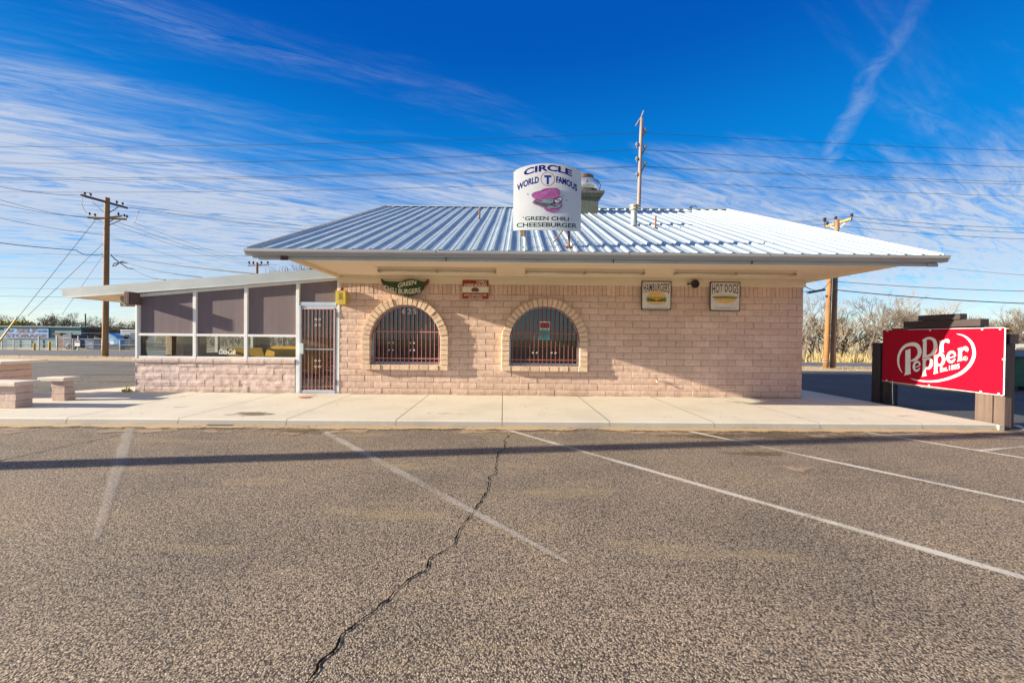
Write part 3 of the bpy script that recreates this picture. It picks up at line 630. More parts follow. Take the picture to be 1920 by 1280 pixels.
cap.add([(x0, YR - .14, ZR - .02), (x1, YR - .14, ZR - .02), (x1, YR, ZR + .055), (x0, YR, ZR + .055), (x0, YR + .14, ZR - .02), (x1, YR + .14, ZR - .02)], [(0, 1, 2, 3), (3, 2, 5, 4)])
cap.build('ridge_cap', ROOF, roof)
rk = MB()
for (xa, xb) in ((XE0 - .02, XE0 + .40), (XE1 + .02, XE1 - .03)):
    s_ = -1 if xa < 0 else 1
    rk.bar((xa + s_ * .012, YE, ZE - .03), (xb + s_ * .012, YR, ZR - .03), .012, .16); rk.bar((xb + s_ * .012, YR, ZR - .03), (xb + s_ * .012, YB, ZB - .03), .012, .16)
rk.parts('rake_trim', GALV, roof)
# gables and back closing boards
gb = MB()
for x in (XL, XR - .1): gb.slab([(x, 9.38, 2.87), (x, 15.4, 2.87), (x, 15.4, 4.9), (x, 13.6, 5.72), (x, 9.38, 3.88)], (.1, 0, 0))
gb.box(XL + .1, XR - .1, 15.35, 15.45, 2.76, 4.9)
gb.build('gable', BLOCK2, bld)
# gutter (open K profile) and fascia
gt = MB(); pr = [(YE + .0, 2.925), (YE + .0, 2.825), (YE - .075, 2.825), (YE - .085, 2.86), (YE - .115, 2.885), (YE - .118, 2.93), (YE - .105, 2.93), (YE - .102, 2.89), (YE - .07, 2.86), (YE - .065, 2.835), (YE - .012, 2.835), (YE - .012, 2.925)]
x0, x1 = -4.43, 7.61
gt.slab([(x0, y, z) for y, z in pr], (x1 - x0, 0, 0)); 
gt.slab([(x0, YE, 2.925), (x0, YE, 2.825), (x0, YE - .075, 2.825), (x0, YE - .085, 2.86), (x0, YE - .115, 2.885), (x0, YE - .118, 2.93)], (-.004, 0, 0)); gt.slab([(x1, YE, 2.925), (x1, YE, 2.825), (x1, YE - .075, 2.825), (x1, YE - .085, 2.86), (x1, YE - .115, 2.885), (x1, YE - .118, 2.93)], (.004, 0, 0))
for x in (-1.2, 2.1, 4.5): gt.box(x, x + .03, YE - .1195, YE - .1182, 2.885, 2.932)
gt.build('gutter', GUT, bld)
fa = MB(); xs = [-4.27, -1.9, .55, 3.0, 5.4, 7.50]
for a, b in zip(xs[:-1], xs[1:]): fa.box(a + .0015, b - .0015, YE + .012, YE + .05, 2.765 - (0.0), 2.90)
fa.box(XE0, XE1, YE + .051, YE + .09, 2.80, 2.90)
fa.build('fascia', FASC, bld, bevel=.003)
bt = MB(); bt.box(7.34, 7.52, YE - .01, YE + .011, 2.755, 2.81); bt.build('gutter_strap', GUT, bld)
bt = MB(); bt.box(-3.86, -3.745, YE - .02, YE + .011, 2.755, 2.82); bt.build('corner_bracket', mat('dark_bracket', (.10, .04, .04), .7), bld)
hg = MB()
for x in (-1.0, 1.9, 4.3): hg.bar((x, YE - .005, 2.765), (x, YE - .005, 2.84), .012, .012)
hg.parts('gutter_clip', BLACK, bld)
# ---- arched windows: surround (part) with frame, pane, bars (sub-parts)
def arch_window(cx_, cz, recess, seed, label, barm):
    rnd = random.Random(seed); mb = MB(); tone = []
    def block(p4, d0, d1):    # wedge with slightly soft front
        c = Vector((sum(p[0] for p in p4) / 4, 0, sum(p[1] for p in p4) / 4)); q = [(c.x + (p[0] - c.x) * .93, c.z + (p[1] - c.z) * .93) for p in p4]
        j = rnd.uniform(-.008, .008); t = rnd.random()
        vs = [(x, YW + .04, z) for x, z in p4] + [(x, YW - d1 + .018 + j, z) for x, z in p4] + [(x, YW - d1 + j, z) for x, z in q]
        mb.add(vs, [(3, 2, 1, 0)] + [(i, (i + 1) % 4, 4 + (i + 1) % 4, 4 + i) for i in range(4)] + [(4 + i, 4 + (i + 1) % 4, 8 + (i + 1) % 4, 8 + i) for i in range(4)] + [(8, 9, 10, 11)]); tone.extend([t] * 12)
    n = 25; g = .007
    for k in range(n):
        a0 = math.pi * k / n + g / RI * .6; a1 = math.pi * (k + 1) / n - g / RI * .6
        ri = RI + rnd.uniform(-.004, .004); ro = RO + rnd.uniform(-.012, .008)
        block([(cx_ + ri * math.cos(a), cz + ri * math.sin(a)) if r_ == 0 else (cx_ + ro * math.cos(a), cz + ro * math.sin(a)) for a, r_ in ((a0, 0), (a0, 1), (a1, 1), (a1, 0))], 0, .10)
    m = 5; hh = (cz - ZO) / m
    for s_ in (-1, 1):
        for k in range(m):
            z0 = ZO + k * hh + g / 2; z1 = z0 + hh - g; x0 = cx_ + s_ * RI; x1 = cx_ + s_ * RO
            block([(x0, z0), (x1, z0), (x1, z1), (x0, z1)], 0, .10)
    m = 9; w_ = 2 * RO / m
    for k in range(m):
        x0 = cx_ - RO + k * w_ + g / 2; block([(x0, .675), (x0 + w_ - g, .675), (x0 + w_ - g, ZO - .004), (x0, ZO - .004)], 0, .112)
    mb.a['tone'] = tone
    # mortar behind
    ring = MB(); b = 0; nn_ = 40
    win = mb.build('arched_window', SURR, bld, label=label)
    for k in range(nn_ + 1):
        a = math.pi * k / nn_
        for r_ in (RI + .006, RO - .012): ring.v.append((cx_ + r_ * math.cos(a), YW - .062, cz + r_ * math.sin(a)))
    for k in range(nn_): ring.f.append((2 * k, 2 * k + 1, 2 * k + 3, 2 * k + 2)); ring.mi.append(0)
    ring.box(cx_ - RO + .01, cx_ - RI - .006, YW - .062, YW + .02, .69, cz); ring.box(cx_ + RI + .006, cx_ + RO - .01, YW - .062, YW + .02, .69, cz); ring.box(cx_ - RI, cx_ + RI, YW - .07, YW + .02, .69, ZO - .012)
    ring.build('mortar', mat('mortar', (.34, .25, .18), .9), win)
    yg = YW + recess
    # frame
    f = MB(); no = 32; W0 = RI + .012; W1 = RI - .035
    o1 = [(cx_ + W0 * math.cos(math.pi * k / no), cz + W0 * math.sin(math.pi * k / no)) for k in range(no + 1)]; o2 = [(cx_ + W1 * math.cos(math.pi * k / no), cz + W1 * math.sin(math.pi * k / no)) for k in range(no + 1)]
    o1 = [(cx_ + W0, ZO)] + o1 + [(cx_ - W0, ZO)]; o2 = [(cx_ + W1, ZO + .06)] + o2 + [(cx_ - W1, ZO + .06)]
    k = len(o1)
    vs = [(x, yg - .02, z) for x, z in o1] + [(x, yg - .02, z) for x, z in o2] + [(x, yg + .02, z) for x, z in o2]
    f.add(vs, [(i, (i + 1) % k, k + (i + 1) % k, k + i) for i in range(k)] + [(k + i, k + (i + 1) % k, 2 * k + (i + 1) % k, 2 * k + i) for i in range(k)])
    f.build('window_frame', BLUEM, win)
    pn = MB(); pn.poly([(x, yg, z) for x, z in o2]); pn.build('pane', GLASS, win)
    # bars
    br = MB(); yb = yg - .055 if recess > .05 else YW - .02
    nb = 16
    for i in range(nb):
        x = cx_ - RI + (i + .75) * (2 * RI / (nb + .3)); dz = math.sqrt(max(0, (RI - .01) ** 2 - (x - cx_) ** 2)); top = cz + dz
        br.box(x - .0075, x + .0075, yb - .0075, yb + .0075, ZO + .005, top)
    for z in (1.565 if cx_ < 0 else 1.555, .935):
        w_ = math.sqrt(max(0, (RI - .005) ** 2 - max(0, z - cz) ** 2)); br.box(cx_ - w_, cx_ + w_, yb - .0095, yb + .0095, z - .013, z + .013)
    br.tube([(cx_ + (RI - .012) * math.cos(math.pi * k / 24), yb, cz + (RI - .012) * math.sin(math.pi * k / 24)) for k in range(25)], .008, 6)
    br.build('security_bars', barm, win)
    sc = MB()
    for x in ((cx_ - .36, cx_ + .14) if cx_ < 0 else (cx_ - .22, cx_ + .22)):
        for z in ((1.30, 1.13) if cx_ < 0 else (1.10,)):
            for s_ in (-1, 1): scroll(sc, x + s_ * .045, yb - .012, z, .02)
    sc.parts('bar_scroll', WHITEM, win)
    return win
def scroll(mb, x, y, z, r, n=14):
    mb.tube([(x + r * (1 - k / n * .45) * math.cos(2 * math.pi * k / n * 1.15), y, z + r * (1 - k / n * .45) * math.sin(2 * math.pi * k / n * 1.15)) for k in range(n + 1)], .0035, 5)
w1 = arch_window(*AW[0], .11, 5, 'arched window below the green chili sign, with number 625 on the glass', REDBAR)
w2_ = arch_window(*AW[1], .03, 6, 'arched window with a red and teal notice on the glass', DARKBAR)
t = MB(); text_fit(t, '625', .34, .13, lambda a, b: (-2.235 + a, YW + .106, 2.055 + b), .01, 0, 1.35); t.build('house_number', WHITEP, w1)
t = MB(); pc = P(1021, 620, YW + .02); t.box(pc.x - .115, pc.x + .125, YW + .012, YW + .016, pc.z + .03, pc.z + .22); t.build('notice', WHITEP, w2_)
t = MB(); t.box(pc.x - .105, pc.x + .115, YW + .0085, YW + .0115, pc.z + .06, pc.z + .19); t.build('notice_red', SIGNRED, w2_)
t = MB(); text_fit(t, 'WE ARE', .14, .04, lambda a, b: (pc.x + a, YW + .007, pc.z + .16 + b), .0); text_fit(t, 'HIRING', .16, .05, lambda a, b: (pc.x + a, YW + .007, pc.z + .10 + b), .0)
t = MB(); t.box(pc.x - .13, pc.x + .125, YW + .010, YW + .014, pc.z - .21, pc.z + .025)
t.build('notice_teal', TEALPAPER, w2_)
t = MB()
for k in range(9): t.box(pc.x - .10, pc.x + .09 - .03 * (k % 3), YW + .0085, YW + .0098, pc.z - .185 + k * .021, pc.z - .180 + k * .021)
t.build('notice_print', mat('teal_ink', (.03, .15, .16), .7), w2_)
# ---- sun room
sun_x = [SXL + .06, P(366, 600, YW).x, P(462, 600, YW).x, P(559, 600, YW).x, XL + .02]
def ztop(x): return 2.34 + (x - SXL) / (XL - SXL) * (2.80 - 2.34)
lw = blockwall(SXL, sun_x[3] - .06, ZS - .01, [.148, .148, .148, .148, .10], lambda s, z, d: (s, YW - .012 - d, z), 1, .0065, 7, jd=.008, bulge=.005, phase=.1)
low = lw.build('low_wall', BLOCK2, bld, label='rough pink block wall below the sun room windows')
ls = blockwall(YW, 13.8, ZS - .01, [.148, .148, .148, .148, .10], lambda s, z, d: (SXL - d, s, z), 1, .008, 8); ls.build('low_side_wall', BLOCK2, bld)
cp_ = blockwall(SXL - .05, sun_x[3] - .06, .785, [.105], lambda s, z, d: (s, YW - .04 - d, z), 1, .003, 9, bl=.40, jd=.012, bulge=.008)
cp_.box(SXL - .05, sun_x[3] - .06, YW - .03, YW + .16, .785, .889); cp_.a['tone'] += [.5] * 8
cp_.build('coping', BLOCK2, bld)
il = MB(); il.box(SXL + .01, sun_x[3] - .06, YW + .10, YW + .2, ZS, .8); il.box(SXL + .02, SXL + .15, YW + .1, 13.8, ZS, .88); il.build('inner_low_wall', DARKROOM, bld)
wf = MB(); zm, zb = 1.44, .925
for i, x in enumerate(sun_x):
    w_ = .042 if 0 < i < 4 else .05
    bot = .89 if i < 3 else ZS
    if i == 0: wf.box(x - .055, x - .005, YW - .02, YW + .07, bot, ztop(x) + .02); wf.box(x + .0, x + .03, YW - .008, YW + .06, bot, ztop(x)); continue
    if i == 4: wf.box(x - .06, x + .0, YW - .006, YW + .05, ZS, 2.8); continue
    wf.box(x - w_, x + w_ - .01, YW - .02, YW + .06, bot, ztop(x) + .01)
wf.box(sun_x[0] + .03, sun_x[3] - .042, YW - .018, YW + .05, zm - .028, zm + .028); wf.box(sun_x[0] + .03, sun_x[3] - .042, YW - .016, YW + .05, .889, .935)
a = (sun_x[0] - .05, ztop(sun_x[0])); b = (XL + .02, ztop(XL))
wf.hexa([(a[0], YW - .022, a[1] - .035), (b[0], YW - .022, b[1] - .035), (b[0], YW + .055, b[1] - .035), (a[0], YW + .055, a[1] - .035)], [(a[0], YW - .022, a[1] + .04), (b[0], YW - .022, b[1] + .04), (b[0], YW + .055, b[1] + .04), (a[0], YW + .055, a[1] + .04)])
wf.build('window_frame', WHITEM, bld, bevel=.003, label='white aluminium window framing of the sun room')
for i in range(4):
    xa, xb = sun_x[i] + .035, sun_x[i + 1] - .045; zl = zm + .03 if i < 3 else 2.235
    s_ = MB(); s_.poly([(xa, YW + .035, zl), (xb, YW + .035, zl), (xb, YW + .035, ztop(xb) - .03), (xa, YW + .035, ztop(xa) - .03)]); s_.build('sun_screen', SCREEN, bld)
    if i < 3: g_ = MB(); g_.box(xa, xb, YW + .03, YW + .034, .93, zm - .02); g_.build('pane', GLASS2, bld)
# left side windows, rear windows of the sun room
sf = MB(); zt0 = 2.34
for y, w_ in ((YW + .13, .06), (10.62, .05), (12.0, .05), (13.72, .08)): sf.box(SXL, SXL + .08, y - w_, y + w_, .88, 2.36)
sf.box(SXL + .001, SXL + .079, YW + .1, 13.8, 1.42, 1.47); sf.box(SXL + .001, SXL + .079, YW + .1, 13.8, .88, .93); sf.box(SXL - .0, SXL + .081, YW + .07, 13.8, 2.3, 2.38)
sf.build('side_window_frame', WHITEM, bld)
pr_ = MB(); pr_.box(SXL - .01, SXL + .14, 10.22, 10.56, .88, 2.3); pr_.build('brick_pier', SURR, bld)
pr_ = MB(); pr_.box(SXL + .01, SXL + .12, 10.68, 11.45, .88, 2.3); pr_.build('dark_door_panel', BROWNP, bld)
rw = MB(); Yb = 13.8
rw.box(SXL, -8.2, Yb, Yb + .2, ZS, 2.4); rw.box(-7.3, XL + .2, Yb, Yb + .2, ZS, 2.9); rw.box(-8.2, -7.3, Yb, Yb + .2, ZS, .95); rw.box(-8.2, -7.3, Yb, Yb + .2, 1.9, 2.5)
rw.build('rear_wall', BROWNP, bld)
s_ = MB(); s_.box(SXL + .03, SXL + .045, YW + .2, 10.2, 1.9, 2.3); s_.box(SXL + .03, SXL + .045, 11.5, 13.7, 1.9, 2.3); s_.parts('side_sun_screen', SCREEN, bld)
fl = MB(); fl.box(SXL + .15, XL + .3, YW + .2, 13.8, ZS, ZS + .03); fl.build('sun_room_floor', mat('red_floor', (.22, .12, .08), .5, 0, .2, 3), bld)
# sun room roof: thick sloping sheet with fascia
def zr(x): return 2.49 + (x + 10.27) / 6.39 * .545
rr = MB(); xa, xb = -10.27, XL + .03
rr.hexa([(xa, YW - .05, zr(xa) - .20), (xb, YW - .05, zr(xb) - .21), (xb, 14.3, zr(xb) - .21), (xa, 14.3, zr(xa) - .20)], [(xa, YW - .05, zr(xa) - .01), (xb, YW - .05, zr(xb) - .01), (xb, 14.3, zr(xb) - .01), (xa, 14.3, zr(xa) - .01)])
sr = rr.build('sun_room_roof', SOFF, bld)
ff = MB(); xm = -5.95
for (p, q_) in ((xa - .02, xm), (xm, xb)):
    dz = 0 if p < -7 else .006
    ff.hexa([(p, YW - .075 - dz, zr(p) - .215), (q_, YW - .075 - dz, zr(q_) - .225), (q_, YW - .0505, zr(q_) - .225), (p, YW - .0505, zr(p) - .215)], [(p, YW - .095 - dz, zr(p)), (q_, YW - .095 - dz, zr(q_)), (q_, YW - .0505, zr(q_)), (p, YW - .0505, zr(p))])
    ff.bar((p, YW - .085 - dz, zr(p) - .215), (q_, YW - .085 - dz, zr(q_) - .225), .022, .02)
ff.hexa([(xa - .03, YW - .07, zr(xa) - .2), (xa - .003, YW - .07, zr(xa) - .2), (xa - .003, 14.3, zr(xa) - .2), (xa - .03, 14.3, zr(xa) - .2)], [(xa - .03, YW - .07, zr(xa)), (xa - .003, YW - .07, zr(xa)), (xa - .003, 14.3, zr(xa)), (xa - .03, 14.3, zr(xa))])
ff.build('roof_flashing', GALV, sr, label='blue grey sheet metal edge of the sun room roof')
bm_ = MB(); bm_.box(-8.64, -8.53, YW - .30, YW + .05, 2.13, zr(-8.6) - .22); bm_.build('beam_end', TIEL, bld, bevel=.004, label='dark timber beam end sticking out under the sun room roof')
bm_ = MB(); bm_.box(-9.35, -8.66, YW + .35, YW + .45, 2.12, zr(-9.3) - .2); bm_.build('eave_board', PLYW, bld)
bm_ = MB(); bm_.bar((-9.33, YW + .30, 2.28), (-9.18, YW + .30, 2.14), .03, .04); bm_.build('eave_bracket', WHITEM, bld)
# ---- door
dx0, dx1 = sun_x[3] + .035, XL - .04
df = MB(); df.box(dx0 - .0, dx1 - .02, YW - .012, YW + .048, 2.16, 2.24); df.box(dx0, dx0 + .035, YW - .028, YW + .05, ZS, 2.16); df.box(dx1 - .03, dx1 + .015, YW - .004, YW + .05, ZS, 2.16); df.box(dx0 + .035, dx1 - .03, YW - .02, YW + .05, ZS, ZS + .06)
df.box(dx0 + .035, dx1 - .03, YW - .006, YW + .05, 2.10, 2.16)
door = df.build('door', BLUEM, bld, label='white framed door behind a pink barred security gate')
pn = MB(); pn.box(dx0 + .035, dx1 - .03, YW + .03, YW + .034, ZS + .06, 2.10); pn.build('pane', GLASS2, door)
gt = MB(); gx0, gx1 = dx0 + .045, dx1 - .06; yb = YW - .002; z0, z1 = ZS + .065, 2.085
for (p, q_) in (((gx0, z0), (gx0, z1)), ((gx1, z0), (gx1, z1)), ((gx0, z0), (gx1, z0)), ((gx0, z1), (gx1, z1))): gt.bar((p[0], yb, p[1]), (q_[0], yb, q_[1]), .028, .028)
gt.build('gate_frame', mat('faded_pink_paint', (.60, .40, .42), .5, 0, .15, 8), door)
gt = MB()
for k in range(8):
    x = gx0 + (k + .95) * (gx1 - gx0) / 8.9; gt.box(x - .0065, x + .0065, yb - .0065, yb + .0065, z0, z1)
gt.parts('gate_bar', REDBAR, door)
gt = MB(); gt.box(gx0 + .02, gx1 - .02, yb - .012, yb + .012, 1.12, 1.15); gt.build('crossbar', STEEL, door)
sc = MB()
for z in (1.83, 1.70, .86, .72):
    for s_ in (-1, 1): scroll(sc, (gx0 + gx1) / 2 + s_ * .045, yb - .014, z, .026)
sc.parts('gate_scroll', WHITEM, door)
lb = MB(); lb.box(dx0 + .02, dx0 + .12, YW - .065, YW - .02, 1.02, 1.27); lb.build('lock_box', mat('lock_box_paint', (.5, .62, .6), .4), door, bevel=.008)
hgs = MB()
for z in (1.95, .35): hgs.tube([(dx1 - .01, YW - .012, z - .06), (dx1 - .01, YW - .012, z + .06)], .014, 8)
hgs.parts('hinge', BLACK, door)
# roofing between sunroom and main: nothing. Window lettering
t = MB(); pc = P(426, 659, YW + .028); text_fit(t, 'Coca-Cola', .40, .12, lambda a, b: (pc.x + a, YW + .028, pc.z + b), .012, .45, .85); t.build('window_lettering', WHITEP, bld, label='white script lettering on the lower sun room window')
# ------------------------------------------------------------------ porch lights
def tubelight(x0, x1, y, lab):
    t = thing('fluorescent_light', lab, 'light fixture', ((x0 + x1) / 2, y, 2.87), 'fluorescent light strips under the porch ceiling')
    b = MB(); b.hexa([(x0, y - .035, 2.80), (x1, y - .035, 2.80), (x1, y + .035, 2.80), (x0, y + .035, 2.80)], [(x0, y - .06, 2.874), (x1, y - .06, 2.874), (x1, y + .06, 2.874), (x0, y + .06, 2.874)]); b.build('housing', SOFF, t)
    xm = (x0 + x1) / 2
    for i, dy in enumerate((-.045, .045)):
        for a, c in ((x0 + .03, xm - .01), (xm + .01, x1 - .03)):
            q = MB(); q.tube([(a, y + dy, 2.785), (c, y + dy, 2.785)], .013, 8); q.build('tube', mat('unlit_tube', (.62, .60, .50), .3), t, smooth=True)
    s_ = MB()
    for x in (x0, xm - .02, x1 - .04): s_.box(x, x + .04, y - .065, y + .065, 2.768, 2.815)
    s_.parts('socket', mat('socket_tan', (.42, .34, .22), .6), t)
tubelight(-2.58, -.15, 8.2, 'long unlit fluorescent strip above the green chili sign')
tubelight(.44, 2.89, 8.2, 'long unlit fluorescent strip between the red sign and the hamburgers sign')
tubelight(3.49, 5.95, 8.15, 'long unlit fluorescent strip above the hot dogs sign')
# ------------------------------------------------------------------ wall signs
def pts_on(pts, Y): return [P(x, y, Y) for x, y in pts]
def crop(o, s): return lambda x, y: (o[0] + x / s, o[1] + y / s)
# chili pepper board; outline in photo pixels
cm_ = crop((700, 500), 6.4)
t = thing('chili_sign', 'dark green chili pepper shaped board lettered Green Chili Burgers', 'sign', P(758, 536, YW - .09))
out = [(88, 150), (100, 141), (112, 150), (130, 168), (200, 178), (300, 180), (340, 176), (370, 160), (420, 148), (470, 147), (520, 155), (560, 172), (600, 180), (640, 190), (618, 240), (595, 280), (560, 310), (510, 332), (450, 346), (380, 344), (310, 330), (240, 306), (170, 268), (125, 225), (98, 185)]
b = MB(); b.slab(pts_on([cm_(*p) for p in out], YW - .115), (0, .02, 0)); b.build('board', GREENBOARD, t)
st = [(592, 182), (615, 178), (634, 165), (645, 150), (660, 147), (674, 172), (660, 200), (635, 222), (612, 236)]
b = MB(); b.slab(pts_on([cm_(*p) for p in st], YW - .119), (0, .02, 0)); b.build('stem', mat('stem_brown', (.10, .03, .02), .6), t)
def arc_text(mb, s, w, h, c, bow, Y, bold=.02, shear=0, tilt=0.0, sp=1.0, spx=1.0):
    text_fit(mb, s, w, h, lambda a, b_: (c.x + a, Y, c.z + b_ + bow * (1 - (2 * a / w) ** 2) + tilt * a), bold, shear, sp)
b = MB(); arc_text(b, 'GREEN', .43, .105, P(763.5, 532.2, YW - .1163), .012, YW - .1163, .02, .1, .22); b.build('lettering', CREAM, t); b = MB(); arc_text(b, 'CHILI BURGERS', .85, .115, P(754, 540.8, YW - .1163), -.065, YW - .1163, .02, 0, -.06); b.build('lettering', CREAM, t)
# red sign
cm_ = crop((700, 500), 6.4)
def rect(mb, x0, y0, x1, y1, Y, th=.002, f=None):
    f = f or (lambda x, y: (x, y)); a = P(*f(x0, y0), Y); c = P(*f(x1, y1), Y); mb.box(min(a.x, c.x), max(a.x, c.x), Y, Y + th, min(a.z, c.z), max(a.z, c.z))
Yr = YW - .07
t = thing('burger_sign', 'small red and white Chili Cheese Burgers sign hung from the eave', 'sign', P(890, 543, Yr))
b = MB(); rect(b, 1070, 162, 1380, 385, Yr, .015, cm_); b.build('board', SIGNRED, t)
b = MB(); rect(b, 1070, 238, 1380, 312, Yr - .003, .0025, cm_); b.build('white_band', CREAM, t)
b = MB(); c = P(*cm_(1222, 277), Yr - .006)
b.slab([(c.x + .085 * math.cos(a), Yr - .006, c.z + .012 + .042 * math.sin(a)) for a in [math.pi * k / 10 for k in range(11)]], (0, .002, 0)); b.box(c.x - .09, c.x + .09, Yr - .007, Yr - .0045, c.z - .018, c.z + .008); b.box(c.x - .08, c.x + .08, Yr - .006, Yr - .004, c.z - .043, c.z - .02); b.build('burger_picture', PATTY, t)
b = MB()
for s, w, h, px, py in (('CHILI', .23, .062, 1298, 181), ('CHEESE BURGERS', .54, .058, 1225, 220)):
    c = P(*cm_(px, py), Yr - .003); text_fit(b, s, w, h, lambda x, z: (c.x + x, Yr - .003, c.z + z), .02, .2)
b.build('lettering', CREAM, t); b = MB()
for s, w, h, px, py in (('HATCH FAIR SINCE 1978', .52, .045, 1222, 340), ('LOCAL CHOICE', .34, .045, 1222, 371)):
    c = P(*cm_(px, py), Yr - .003); text_fit(b, s, w, h, lambda x, z: (c.x + x, Yr - .003, c.z + z), .02, .2)
b.build('lettering', CREAM, t)
# hamburgers / hot dogs
def foodsign(name, lab, x0, y0, x1, y1, word, bow):
    Y = YW - .075; a = P(x0, y0, Y); c = P(x1, y1, Y); cx_, cz = (a.x + c.x) / 2, (a.z + c.z) / 2; w = c.x - a.x; h = a.z - c.z
    t = thing(name, lab, 'sign', (cx_, Y, cz))
    b = MB(); b.box(cx_ - w / 2, cx_ + w / 2, Y, Y + .015, cz - h / 2, cz + h / 2); b.build('board', INK, t, bevel=.004)
    b = MB(); m = .022; r = .03; q = []
    for sx_, sz_, a0 in ((1, 1, 0), (-1, 1, 90), (-1, -1, 180), (1, -1, 270)):
        for k in range(5): an = R(a0 + k * 22.5); q.append((cx_ + sx_ * (w / 2 - m - r) + r * math.cos(an), Y - .003, cz + sz_ * (h / 2 - m - r) + r * math.sin(an)))
    b.slab(q, (0, .0025, 0)); b.build('panel', SIGNWHITE, t)
    b = MB(); text_fit(b, word, w * .86, h * .26, lambda u_, v_: (cx_ + u_, Y - .0045, cz + h * .27 + (v_ * (1 + .55 * (2 * u_ / w) ** 2)) + bow * (1 - (2 * u_ / w) ** 2) * h - .02), .012, 0, 1.12)
    b.build('lettering', INK, t)
    return t, cx_, cz, w, h, Y
def ell(mb, cx_, cz, rx, rz, Y, a0=0, a1=360, n=20, wob=0, sd=1):
    rnd = random.Random(sd); mb.poly([(cx_ + rx * math.cos(R(lerp(a0, a1, k / n))) * (1 + rnd.uniform(-wob, wob)), Y, cz + rz * math.sin(R(lerp(a0, a1, k / n))) * (1 + rnd.uniform(-wob, wob))) for k in range(n if a1 - a0 >= 360 else n + 1)])
t, x, z, w, h, Y = foodsign('hamburger_sign', 'square cream tin sign reading Hamburgers with a painted burger', 1203, 526.5, 1258.5, 581, 'HAMBURGERS', .04)
zb = z - .12 * h
b = MB(); ell(b, x, zb + .06 * h, .30 * w, .21 * h, Y - .005, 0, 180); ell(b, x, zb - .10 * h, .29 * w, .11 * h, Y - .005, 180, 360); b.build('bun_picture', BUN, t)
b = MB(); b.poly([(x - .33 * w, Y - .0062, zb + .01 * h)] + [(x + lerp(-.33, .33, k / 12) * w, Y - .0062, zb + (.07 if k % 2 else .045) * h) for k in range(13)] + [(x + lerp(.33, -.33, k / 12) * w, Y - .0062, zb - (.11 if k % 2 else .08) * h) for k in range(13)]); b.build('lettuce_picture', LETT, t)
b = MB(); ell(b, x, zb - .045 * h, .31 * w, .035 * h, Y - .0075, wob=.08); b.build('patty_picture', PATTY, t)
b = MB(); b.poly([(x - .24 * w, Y - .0087, zb + .025 * h), (x + .27 * w, Y - .0087, zb + .03 * h), (x + .1 * w, Y - .0087, zb - .02 * h), (x, Y - .0087, zb - .065 * h), (x - .08 * w, Y - .0087, zb - .01 * h)]); b.build('cheese_picture', YPAINT, t)
b = MB(); text_fit(b, 'QUARTER POUND WITH CHEESE', w * .78, h * .03, lambda u_, v_: (x + u_, Y - .0045, z - .43 * h + v_), 0); b.build('small_print', INK, t)
t, x, z, w, h, Y = foodsign('hot_dog_sign', 'square cream tin sign reading Hot Dogs with a painted hot dog', 1331.5, 528, 1387.5, 583, 'HOT DOGS', .04)
zb = z - .08 * h
b = MB(); ell(b, x, zb, .37 * w, .05 * h, Y - .005, 0, 180, 24); ell(b, x, zb + .005 * h, .36 * w, .17 * h, Y - .005, 180, 360, 24); b.build('bun_picture', BUN, t)
b = MB(); ell(b, x, zb + .045 * h, .43 * w, .045 * h, Y - .0062); b.build('sausage_picture', mat('sausage_brown', (.22, .09, .04), .5), t)
b = MB(); b.poly([(x + lerp(-.35, .35, k / 14) * w, Y - .0074, zb + (.085 if k % 2 else .045) * h) for k in range(15)] + [(x + lerp(.35, -.35, k / 14) * w, Y - .0074, zb + (.02 if k % 2 else -.02) * h) for k in range(15)]); b.build('relish_picture', mat('relish', (.30, .28, .06), .6, 0, .5, 70), t)
b = MB(); text_fit(b, "You'll Relish Every One", w * .72, h * .055, lambda u_, v_: (x + u_, Y - .0045, z - .40 * h + v_), 0, .2); b.build('small_print', INK, t)
# speaker
c = P(1302, 532.5, YW - .10); t = thing('outdoor_speaker', 'round black speaker mounted on the cream board between the two food signs', 'speaker', c)
b = MB()
def ring(rad, y): return [(c.x + rad * math.cos(2 * math.pi * k / 24), y, c.z + rad * math.sin(2 * math.pi * k / 24)) for k in range(24)]
def loft(mb, rings, caps=True):
    n = len(rings[0]); b0 = len(mb.v)
    for r_ in rings: mb.v += [tuple(p) for p in r_]
    for i in range(len(rings) - 1):
        for k in range(n): mb.f.append((b0 + i * n + k, b0 + i * n + (k + 1) % n, b0 + (i + 1) * n + (k + 1) % n, b0 + (i + 1) * n + k)); mb.mi.append(0)
    if caps: mb.f += [tuple(b0 + k for k in range(n)), tuple(b0 + (len(rings) - 1) * n + k for k in range(n))]; mb.mi += [0, 0]
loft(b, [ring(.045, c.y + .05), ring(.06, c.y + .03), ring(.095, c.y - .03), ring(.10, c.y - .04), ring(.085, c.y - .045), ring(.04, c.y - .01), ring(.02, c.y - .015)]); b.build('horn', BLACK, t, smooth=True)
b = MB(); b.bar((c.x - .13, c.y + .03, c.z + .015), (c.x - .05, c.y, c.z), .015, .015); b.bar((c.x - .13, c.y + .04, c.z + .03), (c.x - .13, c.y + .04, c.z - .02), .02, .02); b.build('bracket', BLACK, t)
